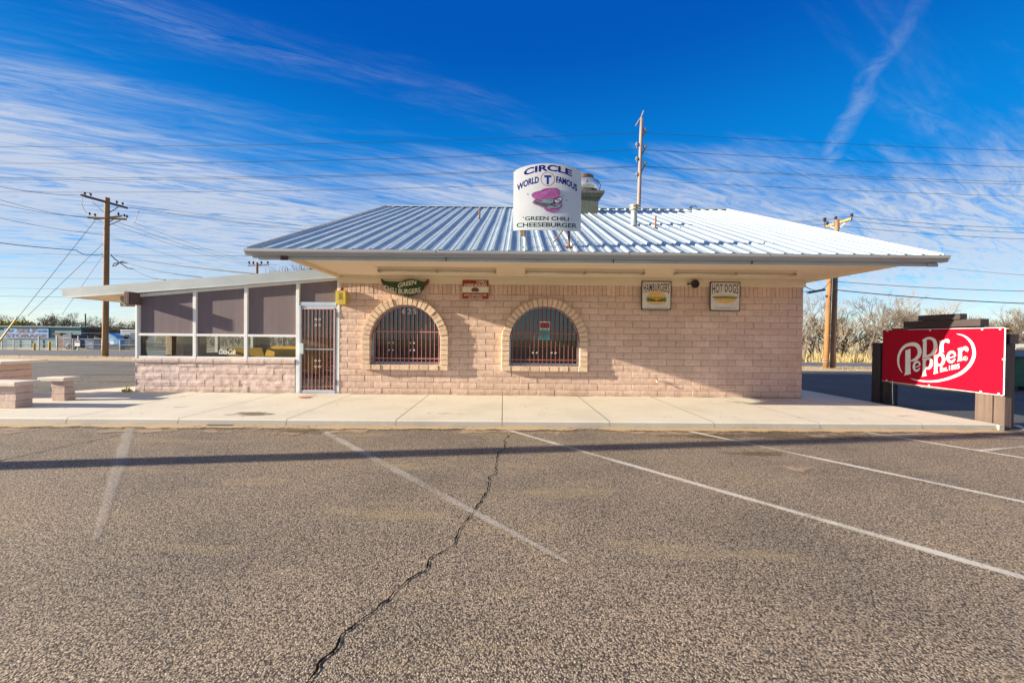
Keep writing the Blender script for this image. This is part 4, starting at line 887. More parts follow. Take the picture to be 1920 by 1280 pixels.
# alarm box
c = P(641, 557.5, YW - .06); t = thing('alarm_box', 'yellow alarm box with a red lamp beside the door', 'alarm', c)
b = MB(); b.box(c.x - .11, c.x + .115, YW - .14, YW - .012, c.z - .165, c.z + .155); b.build('case', ALARM, t, bevel=.006)
b = MB()
for k in range(6): b.box(c.x - .035, c.x + .045, YW - .1425, YW - .1402, c.z - .05 + k * .026, c.z - .038 + k * .026)
b.build('vent_slots', BLACK, t)
b = MB(); b.lathe((c.x, YW - .075, c.z + .155), [(.035, 0), (.035, .05), (.028, .07), (.01, .08)], 14); b.build('lamp', SIGNRED, t, smooth=True)
# conduit, tap and small wall things
c = P(1229, 713, YW); t = thing('wall_tap', 'brass tap sticking out low on the block wall', 'tap', c)
b = MB(); b.tube([(c.x, YW + .01, c.z), (c.x, YW - .07, c.z), (c.x + .01, YW - .09, c.z - .03)], .014, 8); b.lathe((c.x, YW - .05, c.z + .01), [(.01, 0), (.01, .03), (.03, .032), (.03, .04)], 10); b.build('tap_body', mat('brass', (.35, .25, .12), .4, .7), t)
c = P(571, 745, ZS); c = PZ(571, 745, ZS); t = thing('valve_cover', 'small red oval cover lying on the sidewalk by the door', 'cover', (c.x, c.y, ZS))
b = MB(); b.slab([(c.x + .13 * math.cos(2 * math.pi * k / 20), c.y + .10 * math.sin(2 * math.pi * k / 20), ZS + .004) for k in range(20)], (0, 0, .012)); b.build('cover_plate', mat('faded_red_cover', (.50, .16, .11), .8, 0, .2, 12), t, bevel=.003)
c = PZ(447, 791, 0); o = MB(); o.slab([(c.x - .03, c.y, .014), (c.x + .05, c.y - .02, .014), (c.x + .03, c.y + .05, .03), (c.x - .02, c.y + .04, .05)], (0, 0, .004)); tag(o.build('litter', WHITEP, loc=(c.x, c.y, .014)), 'crumpled scrap of white paper by the kerb drain', 'litter')
# ------------------------------------------------------------------ roof sign
YS = 7.29; c0 = P(1025.5, 433, YS); WS = 1.235; HS_ = 1.03; TOP = .165
t = thing('roof_sign', 'white curved-top board on the roof with a purple burger picture and blue lettering', 'sign', (c0.x, YS, c0.z))
def sgn(u_, v_, d=0.0):   # u across (-.5..+.5) m from middle, v up from the lower edge
    return (c0.x + u_, YS - .07 * (1 - (2 * u_ / WS) ** 2) - d, c0.z + v_)
nu = 24; b = MB(); rows_ = []
for i in range(nu + 1):
    u_ = -WS / 2 + WS * i / nu; top = HS_ + TOP * math.sqrt(max(0, 1 - (2 * u_ / WS) ** 2 * .96))* 1.0
    rows_.append((u_, top))
for (u_, top) in rows_: b.v += [sgn(u_, 0), sgn(u_, top), sgn(u_, 0, -.03), sgn(u_, top, -.03)]
for i in range(nu):
    q = 4 * i; b.f += [(q, q + 4, q + 5, q + 1), (q + 2, q + 3, q + 7, q + 6), (q + 1, q + 5, q + 7, q + 3), (q, q + 2, q + 6, q + 4)]
b.f += [(0, 1, 3, 2), (4 * nu, 4 * nu + 2, 4 * nu + 3, 4 * nu + 1)]; b.mi = [0] * len(b.f)
b.build('board', mat('sign_board_white', (.54, .56, .59), .45, 0, .06, 2.5), t)
sc_ = crop((940, 300), 7.111)
def uv_of(x, y):
    p = P(*sc_(x, y), YS); return p.x - c0.x, p.z - c0.z
def stext(mb, s, w, h, x, y, bow=0, bold=.03, d=.001, tilt=0, fan=0, mid=0):
    u0, v0 = uv_of(x, y)
    text_fit(mb, s, w, h, lambda a, b_: sgn(u0 + a + b_ * fan * (a - mid), v0 + b_ + bow * (1 - (2 * a / w) ** 2) + tilt * a, d), bold)
b = MB(); stext(b, 'CIRCLE', .875, .115, 618, 190, .085, .035); b.build('name_lettering', NAVY, t)
b = MB(); stext(b, 'WORLD', .39, .12, 352, 332, .028, .035, tilt=.36); b.build('slogan_lettering', NAVY, t); b = MB(); stext(b, 'FAMOUS', .39, .12, 866, 332, .028, .035, tilt=-.36); b.build('slogan_lettering', NAVY, t)
b = MB(); stext(b, 'T', .125, .165, 612, 285, 0, .05); b.build('emblem_letter', BLUEL, t)
u0, v0 = uv_of(612, 275); b = MB(); n = 36
for k in range(n):
    a = 2 * math.pi * k / n
    for r_ in (.118, .126): b.v.append(sgn(u0 + r_ * math.cos(a), v0 + r_ * math.sin(a), .001))
for k in range(n): b.f.append((2 * k, 2 * k + 1, (2 * k + 3) % (2 * n), (2 * k + 2) % (2 * n))); b.mi.append(0)
b.build('emblem_ring', REDL, t)
b = MB(); stext(b, 'GREEN CHILI', .80, .072, 605, 793, 0, .02); stext(b, 'CHEESEBURGER', 1.10, .080, 605, 877, 0, .02); b.build('product_lettering', FOREST, t)
def spoly(name, pts, m, d): q = MB(); q.poly([sgn(*uv_of(*p), d) for p in pts]); q.build(name, m, t)
spoly('bun_bottom_picture', [(555, 660), (640, 668), (730, 640), (790, 585), (805, 600), (800, 640), (770, 680), (720, 705), (650, 718), (600, 700)], PINKBUN, .008)
spoly('filling_shadow_picture', [(410, 580), (445, 540), (520, 545), (640, 530), (740, 505), (790, 505), (810, 535), (800, 580), (740, 625), (660, 650), (600, 660), (540, 650), (480, 620), (430, 605)], PURPLE, .0087)
spoly('filling_picture', [(500, 555), (560, 545), (640, 540), (690, 545), (680, 590), (640, 600), (590, 595), (540, 590)], TEALP, .0094)
spoly('filling_light_picture', [(590, 650), (640, 635), (700, 640), (760, 610), (790, 600), (780, 640), (720, 660), (640, 668)], TEALP, .0100)
spoly('filling_dots_picture', [(700, 560), (740, 530), (790, 520), (800, 550), (760, 580), (715, 590)], mat('onion_print', (.55, .45, .55), .6, 0, .5, 60), .0106)
spoly('bun_top_picture', [(395, 480), (415, 458), (450, 445), (520, 430), (565, 405), (620, 396), (690, 392), (745, 397), (772, 425), (778, 465), (765, 492), (730, 515), (680, 530), (600, 540), (520, 545), (450, 540), (412, 515)], PINKBUN, .0113)
for k_, (x, y, rx, ry) in enumerate(((470, 585, 26, 14), (560, 618, 30, 9), (612, 602, 22, 8), (735, 545, 16, 9), (765, 560, 10, 8), (690, 625, 34, 6), (520, 560, 14, 6), (640, 560, 12, 5))):
    spoly('dark_detail_picture', [(x + rx * math.cos(q_ * .7), y + ry * math.sin(q_ * .7) * (1 + .3 * math.sin(q_ * 2.3))) for q_ in range(9)], PATTY, .0118 + k_ * .0001)
b = MB()
for x, y in ((347, 468), (815, 490), (865, 550), (290, 772), (933, 798)): u_, v_ = uv_of(x, y); b.lathe((0, 0, 0), [(.001, 0)], 3) if False else b.box(sgn(u_, v_)[0] - .007, sgn(u_, v_)[0] + .007, sgn(u_, v_)[1] - .006, sgn(u_, v_)[1], sgn(u_, v_)[2] - .007, sgn(u_, v_)[2] + .007)
b.build('bolt_heads', BLACK, t)
def roofz(y): return ZE + (y - YE) * (ZR - ZE) / (YR - YE)
for (px, m) in ((985, PIPE), (1067, RUST)):
    p = P(px, 466, YS); q = MB(); q.tube([(p.x, YS + .03, roofz(YS + .03) - .02), (p.x, YS + .03, c0.z + .9)], .022, 10); q.build('post', m, t)
    q = MB(); q.box(p.x - .06, p.x + .06, YS - .03, YS + .09, roofz(YS) + .0, roofz(YS) + .025); q.build('foot_plate', m, t)
p = P(979, 442, YS); q = MB(); q.box(p.x - .03, p.x + .03, YS - .02, YS + .05, p.z, c0.z + .2); q.build('wood_block', ARMW, t)
p = P(1060, 440, YS); q = MB(); q.bar((p.x + .02, YS + .05, c0.z + .1), (p.x - .16, YS + .5, roofz(YS + .5)), .02, .02); p = P(985, 440, YS); q.bar((p.x, YS + .05, c0.z + .3), (p.x + .05, YS + 1.2, roofz(YS + 1.2)), .02, .02); q.parts('brace', RUST, t)
# ------------------------------------------------------------------ roof equipment
YF = 12.6; xf = 2.52; zf = roofz(YF)
t = thing('exhaust_fan', 'round metal exhaust fan on a square streaked curb behind the roof sign', 'exhaust fan', (xf, YF, zf))
b = MB(); b.hexa([(xf - .36, YF - .36, zf - .25), (xf + .36, YF - .36, zf - .25), (xf + .36, YF + .36, zf + .1), (xf - .36, YF + .36, zf + .1)], [(xf - .36, YF - .36, zf + .36), (xf + .36, YF - .36, zf + .36), (xf + .36, YF + .36, zf + .36), (xf - .36, YF + .36, zf + .36)]); b.build('curb', FANRUST, t)
b = MB(); b.hexa([(xf - .40, YF - .40, zf + .34), (xf + .40, YF - .40, zf + .34), (xf + .40, YF + .40, zf + .34), (xf - .40, YF + .40, zf + .34)], [(xf - .52, YF - .48, zf + .44), (xf + .52, YF - .48, zf + .44), (xf + .52, YF + .48, zf + .44), (xf - .52, YF + .48, zf + .44)]); b.box(xf - .52, xf + .52, YF - .48, YF + .48, zf + .441, zf + .52); b.build('grease_tray', FANRUST, t)
b = MB(); b.lathe((xf, YF, zf + .52), [(.28, 0), (.30, .08), (.40, .11), (.43, .14), (.43, .36), (.41, .42), (.28, .47)], 32); b.build('fan_drum', STEEL, t, smooth=True)
b = MB(); b.lathe((xf, YF, zf + .98), [(.25, 0), (.29, .01), (.29, .12), (.22, .16), (.05, .18)], 28); b.build('fan_cap', mat('rust_brown_cap', (.14, .09, .055), .6, .3, .3, 8), t, smooth=True)
b = MB(); b.lathe((xf - .02, YF - .44, zf + .78), [(.03, 0), (.035, .03), (.03, .07)], 10); b.tube([(xf + .44, YF - .1, zf + .6), (xf + .47, YF - .15, zf + .8), (xf + .40, YF - .1, zf + .98)], .012, 6); b.build('latch', RUST, t)
yv = 10.04; p = P(1188.5, 424, yv); zv = roofz(yv)
t = thing('vent_pipe', 'galvanised vent pipe with a round cap on the metal roof', 'vent', (p.x, yv, zv))
b = MB(); b.lathe((p.x, yv, zv - .03), [(.12, 0), (.085, .07), (.078, .08), (.078, .36), (.08, .40)], 20); b.build('pipe', PIPE, t, smooth=True)
b = MB(); b.lathe((p.x, yv, zv + .37), [(.085, 0), (.115, .025), (.115, .06), (.09, .065), (.09, .09), (.118, .095), (.118, .13), (.02, .155)], 20); b.build('vent_cap', mat('cream_cap', (.36, .32, .23), .5, .2, .15, 10), t)
for px, py, y, h, lab in ((1229, 430, 9.59, .30, 'thin rusty pipe standing on the roof right of the vent'), (899, 414, 10.6, .31, 'thin rusty pipe standing on the roof left of the roof sign')):
    p = P(px, py, y); t = thing('roof_pipe', lab, 'pipe', (p.x, y, roofz(y))); b = MB(); b.tube([(p.x, y, roofz(y) - .02), (p.x, y, roofz(y) + h)], .021, 10); b.build('pipe', RUST, t, smooth=True)
    b = MB(); b.lathe((p.x, y, roofz(y) - .015), [(.05, 0), (.045, .03), (.022, .05)], 12); b.build('pipe_boot', mat('rubber_boot', (.06, .06, .06), .8), t)
p = P(1300, 392, YR); t = thing('ridge_bracket', 'small bent wire bracket on the roof ridge', 'bracket', (p.x, YR, ZR + .05))
b = MB(); b.tube([(p.x - .1, YR, ZR + .04), (p.x - .05, YR, ZR + .14), (p.x, YR, ZR + .1), (p.x + .06, YR, ZR + .15), (p.x + .12, YR, ZR + .05)], .012, 6); b.box(p.x - .12, p.x - .06, YR - .02, YR + .04, ZR + .04, ZR + .10); b.build('bracket_wire', BLACK, t)
# ------------------------------------------------------------------ drink sign at right
XSG = 8.36; BA = Vector((8.46, 8.86, 0)); BB = Vector((8.31, 6.60, 0)); ZB0, ZB1 = .58, 1.70
dirb = (BB - BA).normalized(); nb_ = Vector((-dirb.y, dirb.x, 0)); 
if nb_.x > 0: nb_ = -nb_
t = thing('drink_sign', 'red soft drink banner sign with white logo on dark timber piers at the sidewalk edge', 'sign', (8.5, 7.7, ZS))
def onb(px, py, d=0.0):      # photo pixel on the plane of the banner
    r_ = ray(px, py); o = Vector((0, 0, HC)); k = (BA + nb_ * d - o).dot(nb_) / r_.dot(nb_); return o + r_ * k
Lb = (BB - BA).length
def bp(s, z, d=0.0): q = BA + dirb * s + nb_ * d; return Vector((q.x, q.y, z))
b = MB(); b.hexa([bp(0, ZB0, -.02), bp(Lb, ZB0, -.02), bp(Lb, ZB0), bp(0, ZB0)], [bp(0, ZB1, -.02), bp(Lb, ZB1, -.02), bp(Lb, ZB1), bp(0, ZB1)]); b.build('banner', BANNER, t)
b = MB()
b.bar(bp(-.0, ZB0 - .004, -.01), bp(Lb, ZB0 - .004, -.01), .02, .008); b.bar(bp(0, ZB1 + .004, -.01), bp(Lb, ZB1 + .004, -.01), .02, .008); b.bar(bp(Lb + .004, ZB0, -.01), bp(Lb + .004, ZB1, -.01), .008, .02); b.build('banner_edge', WHITEP, t)
b = MB()
for s in (.12, 1.05, 1.95, Lb - .05):
    for z in (ZB0 + .02, ZB1 - .02): b.box(*(lambda q: (q.x - .01, q.x + .002, q.y - .012, q.y + .012, q.z - .012, q.z + .012))(bp(s, z, .002)))
b.box(*(lambda q: (q.x - .01, q.x + .002, q.y - .03, q.y + .01, q.z - .01, q.z + .01))(bp(Lb, 1.18, .002))); b.build('grommets', WHITEP, t)
lc = crop((1650, 600), 9.143)
class Lay: d = .001
def stroke(mb, pts, ws, sub=6):
    """variable width stroke in crop coords, Catmull smoothed, laid on the banner"""
    Lay.d += .0001; q = []; ws = [w * .86 for w in ws]
    n = len(pts)
    for i in range(n - 1):
        p0, p1, p2, p3 = pts[max(i - 1, 0)], pts[i], pts[i + 1], pts[min(i + 2, n - 1)]
        for k in range(sub):
            tt = k / sub
            def cr_(a, b_, c, d_): return .5 * ((2 * b_) + (-a + c) * tt + (2 * a - 5 * b_ + 4 * c - d_) * tt * tt + (-a + 3 * b_ - 3 * c + d_) * tt ** 3)
            q.append((cr_(p0[0], p1[0], p2[0], p3[0]), cr_(p0[1], p1[1], p2[1], p3[1]), lerp(ws[i], ws[i + 1], tt)))
    q.append((pts[-1][0], pts[-1][1], ws[-1])); b0 = len(mb.v)
    for i, (x, y, w) in enumerate(q):
        x0, y0, _ = q[max(i - 1, 0)]; x1, y1, _ = q[min(i + 1, len(q) - 1)]; l_ = math.hypot(x1 - x0, y1 - y0) or 1; nx_, ny_ = -(y1 - y0) / l_, (x1 - x0) / l_
        mb.v += [tuple(onb(*lc(x + nx_ * w / 2, y + ny_ * w / 2), Lay.d)), tuple(onb(*lc(x - nx_ * w / 2, y - ny_ * w / 2), Lay.d))]
    for i in range(len(q) - 1): mb.f.append((b0 + 2 * i, b0 + 2 * i + 1, b0 + 2 * i + 3, b0 + 2 * i + 2)); mb.mi.append(0)
def lpoly(mb, pts): Lay.d += .0001; mb.poly([onb(*lc(*p), Lay.d) for p in pts])
b = MB()
# sweeping arcs
stroke(b, [(1315, 235), (1420, 262), (1510, 320), (1580, 410), (1612, 530), (1600, 650), (1530, 780), (1400, 900), (1240, 975), (1050, 1030), (880, 1050), (700, 1040), (590, 1020), (525, 998)], [6, 22, 42, 58, 66, 68, 66, 60, 52, 42, 34, 24, 16, 4])
stroke(b, [(385, 903), (350, 850), (322, 780), (312, 690), (325, 600), (370, 505), (440, 440), (520, 415), (590, 415), (640, 440), (672, 495), (680, 560), (655, 625), (610, 668), (560, 690), (527, 700)], [4, 26, 36, 42, 46, 52, 60, 68, 78, 84, 82, 78, 72, 58, 40, 28])
b.build('swoosh', WHITEP, t)
b = MB()
lpoly(b, [(435, 520), (522, 490), (524, 885), (530, 922), (410, 948), (425, 918), (432, 880)])          # P stem
lpoly(b, [(722, 340), (800, 318), (798, 600), (812, 632), (718, 650), (732, 618), (738, 375)])          # D stem
stroke(b, [(740, 345), (800, 315), (870, 312), (925, 345), (950, 410), (950, 480), (925, 545), (880, 590), (820, 615), (760, 632)], [30, 42, 52, 66, 78, 80, 72, 58, 44, 30])
lpoly(b, [(1012, 360), (1085, 338), (1088, 520), (1100, 548), (1008, 565), (1020, 535), (1022, 385)])      # r stem
stroke(b, [(1075, 400), (1105, 362), (1145, 345), (1165, 360), (1155, 385)], [30, 44, 56, 66, 60])
# e
def ring_(cx_, cy, rx, ry, w, a0, a1, tilt=-.15, n=10):
    return [(cx_ + rx * math.cos(R(lerp(a0, a1, k / n))), cy - ry * math.sin(R(lerp(a0, a1, k / n))) + tilt * rx * math.cos(R(lerp(a0, a1, k / n)))) for k in range(n + 1)]
def small_e(cx_, cy, rx, ry, w):
    stroke(b, ring_(cx_, cy, rx, ry, w, 5, 335), [w * .55] + [w * .8] + [w] * 7 + [w * .75, w * .3])
    stroke(b, [(cx_ - rx, cy + 18), (cx_, cy + 8), (cx_ + rx * 1.05, cy - 22)], [w * .3, w * .45, w * .45])
small_e(632, 790, 54, 76, 44)
small_e(1226, 630, 66, 84, 50)
def small_p(x, y0, y1, cx_, cy, rx, ry, w):
    lpoly(b, [(x - 36, y0 + 16), (x + 26, y0), (x + 27, y1 - 40), (x + 42, y1 - 8), (x - 40, y1 + 12), (x - 28, y1 - 25), (x - 25, y0 + 45)])
    stroke(b, ring_(cx_ + 8, cy, rx, ry, w, 150, -150), [w * .5, w * .65, w * .8, w, w * 1.05, w * 1.05, w, w * .9, w * .75, w * .6, w * .4])
small_p(758, 645, 958, 815, 742, 58, 84, 56)
small_p(955, 592, 912, 1022, 680, 62, 92, 60)
lpoly(b, [(1330, 488), (1402, 465), (1405, 660), (1420, 688), (1318, 712), (1338, 680), (1342, 515)])     # final r
stroke(b, [(1395, 530), (1425, 490), (1465, 475), (1488, 498), (1475, 530)], [30, 48, 60, 70, 58])
b.build('name_lettering', WHITEP, t)
b = MB()
def btext(s, x0, x1, y0, y1, hgt, bold=.02):
    d = Lay.d = Lay.d + .0001
    text_fit(b, s, 1, 1, lambda a, c: tuple(onb(*lc(lerp(x0, x1, a + .5), lerp(y0, y1, a + .5) - c * hgt), d)), bold, 0, .92)
btext('Est.1885', 1030, 1365, 850, 785, 82, .012); btext('R', 1440, 1486, 658, 652, 42, .0); b.build('date_lettering', WHITEP, t)
b = MB(); stroke(b, [(1462 + 38 * math.cos(k * math.pi / 8), 655 + 35 * math.sin(k * math.pi / 8)) for k in range(17)], [6] * 17, 2); b.build('registered_ring', WHITEP, t)
def post(x0, x1, y0, y1, z0, z1, m, lab=None):
    q = MB(); q.box(x0, x1, y0, y1, z0, z1); q.build('timber_post', m, t, bevel=.01, label=lab)
post(8.49, 8.66, 8.95, 9.15, 0.0, 1.42, TIE, 'dark tarred timber post'); post(8.672, 8.86, 8.90, 9.08, 0.0, 1.30, TIE); post(8.50, 8.62, 8.72, 8.90, 0, 1.6, TIE)
post(8.36, 8.50, 6.78, 7.03, 0, 1.55, TIEL, 'weathered brown timber post'); post(8.505, 8.69, 6.74, 6.92, 0, 1.43, TIEL); post(8.37, 8.495, 6.62, 6.77, 0, 1.40, TIEL)
b = MB(); b.box(8.40, 8.56, 6.60, 6.775, 1.43, 1.60); b.build('dark_cap_block', TIE, t, bevel=.008)
for (x0, x1, y0, y1, z0, z1) in ((8.42, 8.56, 6.72, 8.62, 1.70, 1.735), (8.34, 8.50, 6.96, 8.30, 1.737, 1.868), (8.30, 8.44, 7.24, 7.97, 1.870, 1.975)):
    q = MB(); q.box(x0, x1, y0, y1, z0, z1); q.build('top_beam', TIEH, t, bevel=.008)
q = MB(); q.bar((8.50, 6.85, .56), (8.52, 8.85, .56), .03, .05); q.bar((8.44, 6.62, 1.66), (8.54, 8.85, 1.66), .05, .08); q.build('rail', ARMW, t)
q = MB(); q.tube([(8.44, 8.60, .60), (8.42, 8.58, .4), (8.40, 8.55, .2), (8.36, 8.5, ZS + .01)], .006, 6); q.build('cable', WHITEP, t)
p = PZ(1862, 795, ZS)
# ------------------------------------------------------------------ slab tables and benches at left
def slabbench(name, lab, cat, x0, x1, y0, y1, zt, bx0, bx1, by0, by1, th=.075, blk=BLOCK2, grp=None):
    t = thing(name, lab, cat, ((bx0 + bx1) / 2, (by0 + by1) / 2, ZS), grp)
    b = MB(); b.box(x0, x1, y0, y1, zt - th, zt); b.build('seat_slab' if cat == 'bench' else 'table_top', BENCHTOP, t, bevel=.01)
    n = max(2, round((zt - th - ZS) / .15)); h = (zt - th - ZS) / n; rnd = random.Random(int(x0 * 100)); b = MB()
    for k in range(n):
        L = bx1 - bx0; m = max(1, round(L / .4)); off = (.5 if k % 2 else 0)
        e = [bx0] + [bx0 + L * (i + off) / m for i in range(0 if off else 1, m) if 0 < (i + off) / m < 1] + [bx1]
        for a, c in zip(e[:-1], e[1:]):
            j = rnd.uniform(-.012, .012); b.box(a + .003 + (j if a == bx0 else 0), c - .003 + (j if c == bx1 else 0), by0 + rnd.uniform(-.01, .01), by1 + rnd.uniform(-.01, .01), ZS + k * h + .002, ZS + (k + 1) * h - .003)
    b.build('block_leg', blk, t, bevel=.006); return t
slabbench('slab_bench', 'short concrete slab bench on a block leg, between the table and the sun room', 'bench', -9.25, -8.72, 7.90, 8.22, .565, -9.03, -8.76, 7.95, 8.14)
slabbench('slab_bench', 'concrete slab bench nearest the kerb at the left edge', 'bench', -11.4, -8.62, 7.02, 7.42, .575, -11.2, -8.70, 7.10, 7.36)
slabbench('slab_table', 'pale concrete slab picnic table on a block base at the left edge', 'table', -11.9, -10.12, 8.02, 8.85, .86, -11.8, -10.32, 8.12, 8.72, .06)
# ------------------------------------------------------------------ inside the sun room
def booth(x, y, lab):
    t = thing('dining_booth', lab, 'booth table', (x, y, ZS), 'yellow booth tables inside the sun room')
    b = MB(); b.box(x - .55, x + .55, y - .38, y + .38, .80, .84); b.build('table_top', YEL, t, bevel=.01)
    b = MB(); b.box(x - .05, x + .05, y - .05, y + .05, ZS + .03, .80); b.box(x - .25, x + .25, y - .2, y + .2, ZS + .031, ZS + .06); b.build('table_leg', BLACK, t)
    for s in (-1, 1):
        b = MB(); b.box(x - .55, x + .55, y + s * .62 - .2, y + s * .62 + .2, .52, .56); b.build('seat', YEL, t, bevel=.01)
        b = MB(); b.hexa([(x - .55, y + s * .80 - .015, .60), (x + .55, y + s * .80 - .015, .60), (x + .55, y + s * .80 + .015, .60), (x - .55, y + s * .80 + .015, .60)], [(x - .45, y + s * .90 - .015, 1.12), (x + .45, y + s * .90 - .015, 1.12), (x + .45, y + s * .90 + .015, 1.12), (x - .45, y + s * .90 + .015, 1.12)]); b.build('backrest', YEL, t)
        b = MB(); b.bar((x - .4, y + s * .62, ZS + .03), (x - .4, y + s * .62, .52), .05, .05); b.bar((x + .4, y + s * .62, ZS + .03), (x + .4, y + s * .62, .52), .05, .05); b.build('bench_leg', BLACK, t)
    return t
booth(-5.1, 10.6, 'yellow booth table just behind the barred door'); booth(-6.75, 11.3, 'yellow booth table behind the third sun room window'); booth(-5.35, 12.95, 'yellow booth table at the back of the sun room')
t = thing('serving_counter', 'dark serving counter inside the restaurant behind the arched windows', 'counter', (1.5, 12.6, ZS))
b = MB(); b.box(-2.8, 5, 12.4, 13.0, ZS + .02, 1.05); b.build('counter_base', BROWNP, t); b = MB(); b.box(-2.9, 5.1, 12.35, 13.05, 1.051, 1.10); b.build('counter_top', mat('counter_grey', (.3, .32, .33), .3), t)
# weeds by the sun room corner
rnd = random.Random(5); c = Vector((-8.78, 9.32, ZS)); b = MB()
for k in range(60):
    a = rnd.uniform(0, 6.28); l_ = rnd.uniform(.02, .11 if k < 52 else .22); q = c + Vector((rnd.uniform(-.13, .13), rnd.uniform(-.1, .05), 0)); e = q + Vector((math.cos(a) * l_ * .6, math.sin(a) * l_ * .5, l_ * rnd.uniform(.4, 1))); w = Vector((-math.sin(a), math.cos(a), 0)) * .010
    b.add([q - w, q + w, (q + e) / 2 + w * 1.3 + Vector((0, 0, .01)), e, (q + e) / 2 - w * 1.3 + Vector((0, 0, .01))], [(0, 1, 2, 3, 4)])
o = b.build('weed', WEED, loc=(c.x, c.y, ZS)); tag(o, 'small green weed growing at the corner of the sun room wall', 'weed')
def tuft(px, py, lab, n=26, m=None, h=.09, sd=1):
    c = PZ(px, py, 0); rnd = random.Random(sd); b = MB()
    for k in range(n):
        a = rnd.uniform(0, 6.28); l_ = rnd.uniform(.3, 1) * h; q = c + Vector((rnd.uniform(-.14, .14), rnd.uniform(-.04, .04), .006)); e = q + Vector((math.cos(a) * l_, math.sin(a) * l_ * .4, l_)); w = Vector((.005, .003, 0)); b.add([q - w, q + w, e], [(0, 1, 2)])
    tag(b.build('weed', m or WEED, loc=tuple(c)), lab, 'weed')
tuft(1868, 807, 'green tuft at the right end of the kerb', 26, WEED, .07, 2); tuft(1090, 797, 'dry brown tuft under the kerb below the second arched window', 60, GRASSM, .05, 3); tuft(355, 794, 'reddish dry tuft at the kerb left of the drain', 50, RUST, .04, 4); tuft(1400, 803, 'dry tuft at the kerb below the hot dogs sign', 50, RUST, .035, 6); tuft(750, 796, 'dry tuft at the kerb below the first arched window', 40, GRASSM, .04, 7)
# ------------------------------------------------------------------ utility poles
def ins(mb, p, s=1.0): mb.lathe((p[0], p[1], p[2]), [(.015 * s, 0), (.02 * s, .05 * s), (.06 * s, .06 * s), (.04 * s, .10 * s), (.055 * s, .11 * s), (.02 * s, .17 * s)], 8)
def shaft(t, base, top, r0, r1, m, lean=None):
    b = MB(); n = 8; b.tube([Vector(base).lerp(Vector(top), k / n) for k in range(n + 1)], [lerp(r0, r1, k / n) for k in range(n + 1)], 14); b.build('pole_shaft', m, t, smooth=True)
bp_ = G(197, 668); YPL = bp_.y; top = P(201, 371, YPL)
t = thing('utility_pole', 'tall brown wooden utility pole with two crossarms at left behind the sun room roof', 'utility pole', tuple(bp_)); PL = t
shaft(t, bp_ - Vector((0, 0, .1)), top, .175, .14, POLEW)
ux = lambda px, py, dy=0: P(px, py, YPL + dy)
def arm(t, a, b_, w=.10, h=.12, m=ARMW, nm='crossarm'): q = MB(); q.bar(a, b_, w, h); q.build(nm, m, t)
A1, B1 = ux(156, 367, -1.5), ux(235, 389, 1.3)
arm(t, A1 + Vector((0, -.14, 0)), B1 + Vector((0, -.14, 0)), .09, .12, mat('dark_arm_wood', (.10, .07, .06), .8, 0, .3, 8)); arm(t, A1 + Vector((0.02, .14, 0)), B1 + Vector((.02, .14, 0)), .09, .12, MATS['dark_arm_wood'])
A2, B2 = ux(165, 408, -.2), ux(237, 411, .2); arm(t, A2, B2, .10, .11); 
A3, B3 = ux(176, 411, -.9), ux(228, 405, .9); arm(t, A3, B3, .10, .11)
q = MB()
for (a, b_) in (((173, 378), (199, 402)), ((222, 388), (203, 400)), ((182, 411), (197, 420)), ((212, 412), (199, 420)), ((226, 413), (205, 422))): q.bar(ux(*a), ux(*b_), .03, .04)
q.parts('brace', mat('dark_steel', (.08, .08, .09), .6, .4), t)
q = MB()
for p in ((159, 365), (170, 367), (219, 381), (230, 384), (168, 403), (178, 405), (222, 403), (233, 406), (238, 408)): ins(q, ux(*p) - Vector((0, 0, .05)), 1.3)
q.parts('insulator', BLACK, t)
q = MB(); q.tube([ux(154, 372), ux(153, 382), ux(157, 392), ux(163, 400)], .02, 5); q.tube([ux(171, 371), ux(168, 361), ux(160, 361)], .02, 5); q.tube([ux(262, 394, 0), ux(257, 402, 0), ux(254, 416, 0)], .015, 5); q.parts('jumper_wire', WIRE, t)
gp = P(8, 634, 17.5); gp2 = P(31, 597, 18.3)
# left small far pole
p = P(482, 520, 60); t = thing('utility_pole', 'small far utility pole seen above the sun room roof', 'utility pole', (p.x, 60, -1)); shaft(t, (p.x, 60, -1), P(482, 492, 60), .2, .18, POLEW2); arm(t, P(465, 497.5, 60), P(504, 497, 60), .15, .18, mat('arm_brown', (.30, .18, .10)))
q = MB(); [ins(q, P(x, 496, 60), 3) for x in (467, 475, 490, 502)]; q.parts('insulator', BLACK, t)
# dark stump pole among the trees at left, light pole
p = P(161, 630, 70); t = thing('utility_pole', 'dark thin pole rising among the bare trees at left', 'utility pole', (p.x, 70, -1)); shaft(t, (p.x, 70, -1), P(160, 588, 70), .10, .09, TIE)
# tall pale pole behind the roof
YT = 28.0; b0 = P(1196, 398, YT); tp = P(1203, 222, YT); base = Vector((b0.x - .15, YT, 0))
t = thing('utility_pole', 'very tall pale power pole with standoff insulators rising behind the roof', 'utility pole', tuple(base)); shaft(t, base, tp, .16, .115, PALEPOLE)
q = MB()
for (a, b_) in (((1201, 224), (1207, 208)), ((1201, 222), (1192, 236)), ((1202, 262), (1210, 247)), ((1202, 294), (1209, 279)), ((1201, 325), (1209, 310))): q.tube([P(*a, YT), P(*b_, YT)], .05, 8)
q.parts('standoff_arm', PALEPOLE, t)
q = MB()
for px, py in ((1209, 247), (1209, 279), (1209, 310), (1194, 275), (1194, 302), (1194, 331)): ins(q, P(px, py + 2, YT), 2.2)
q.parts('insulator', mat('insulator_grey', (.2, .22, .25), .4), t)
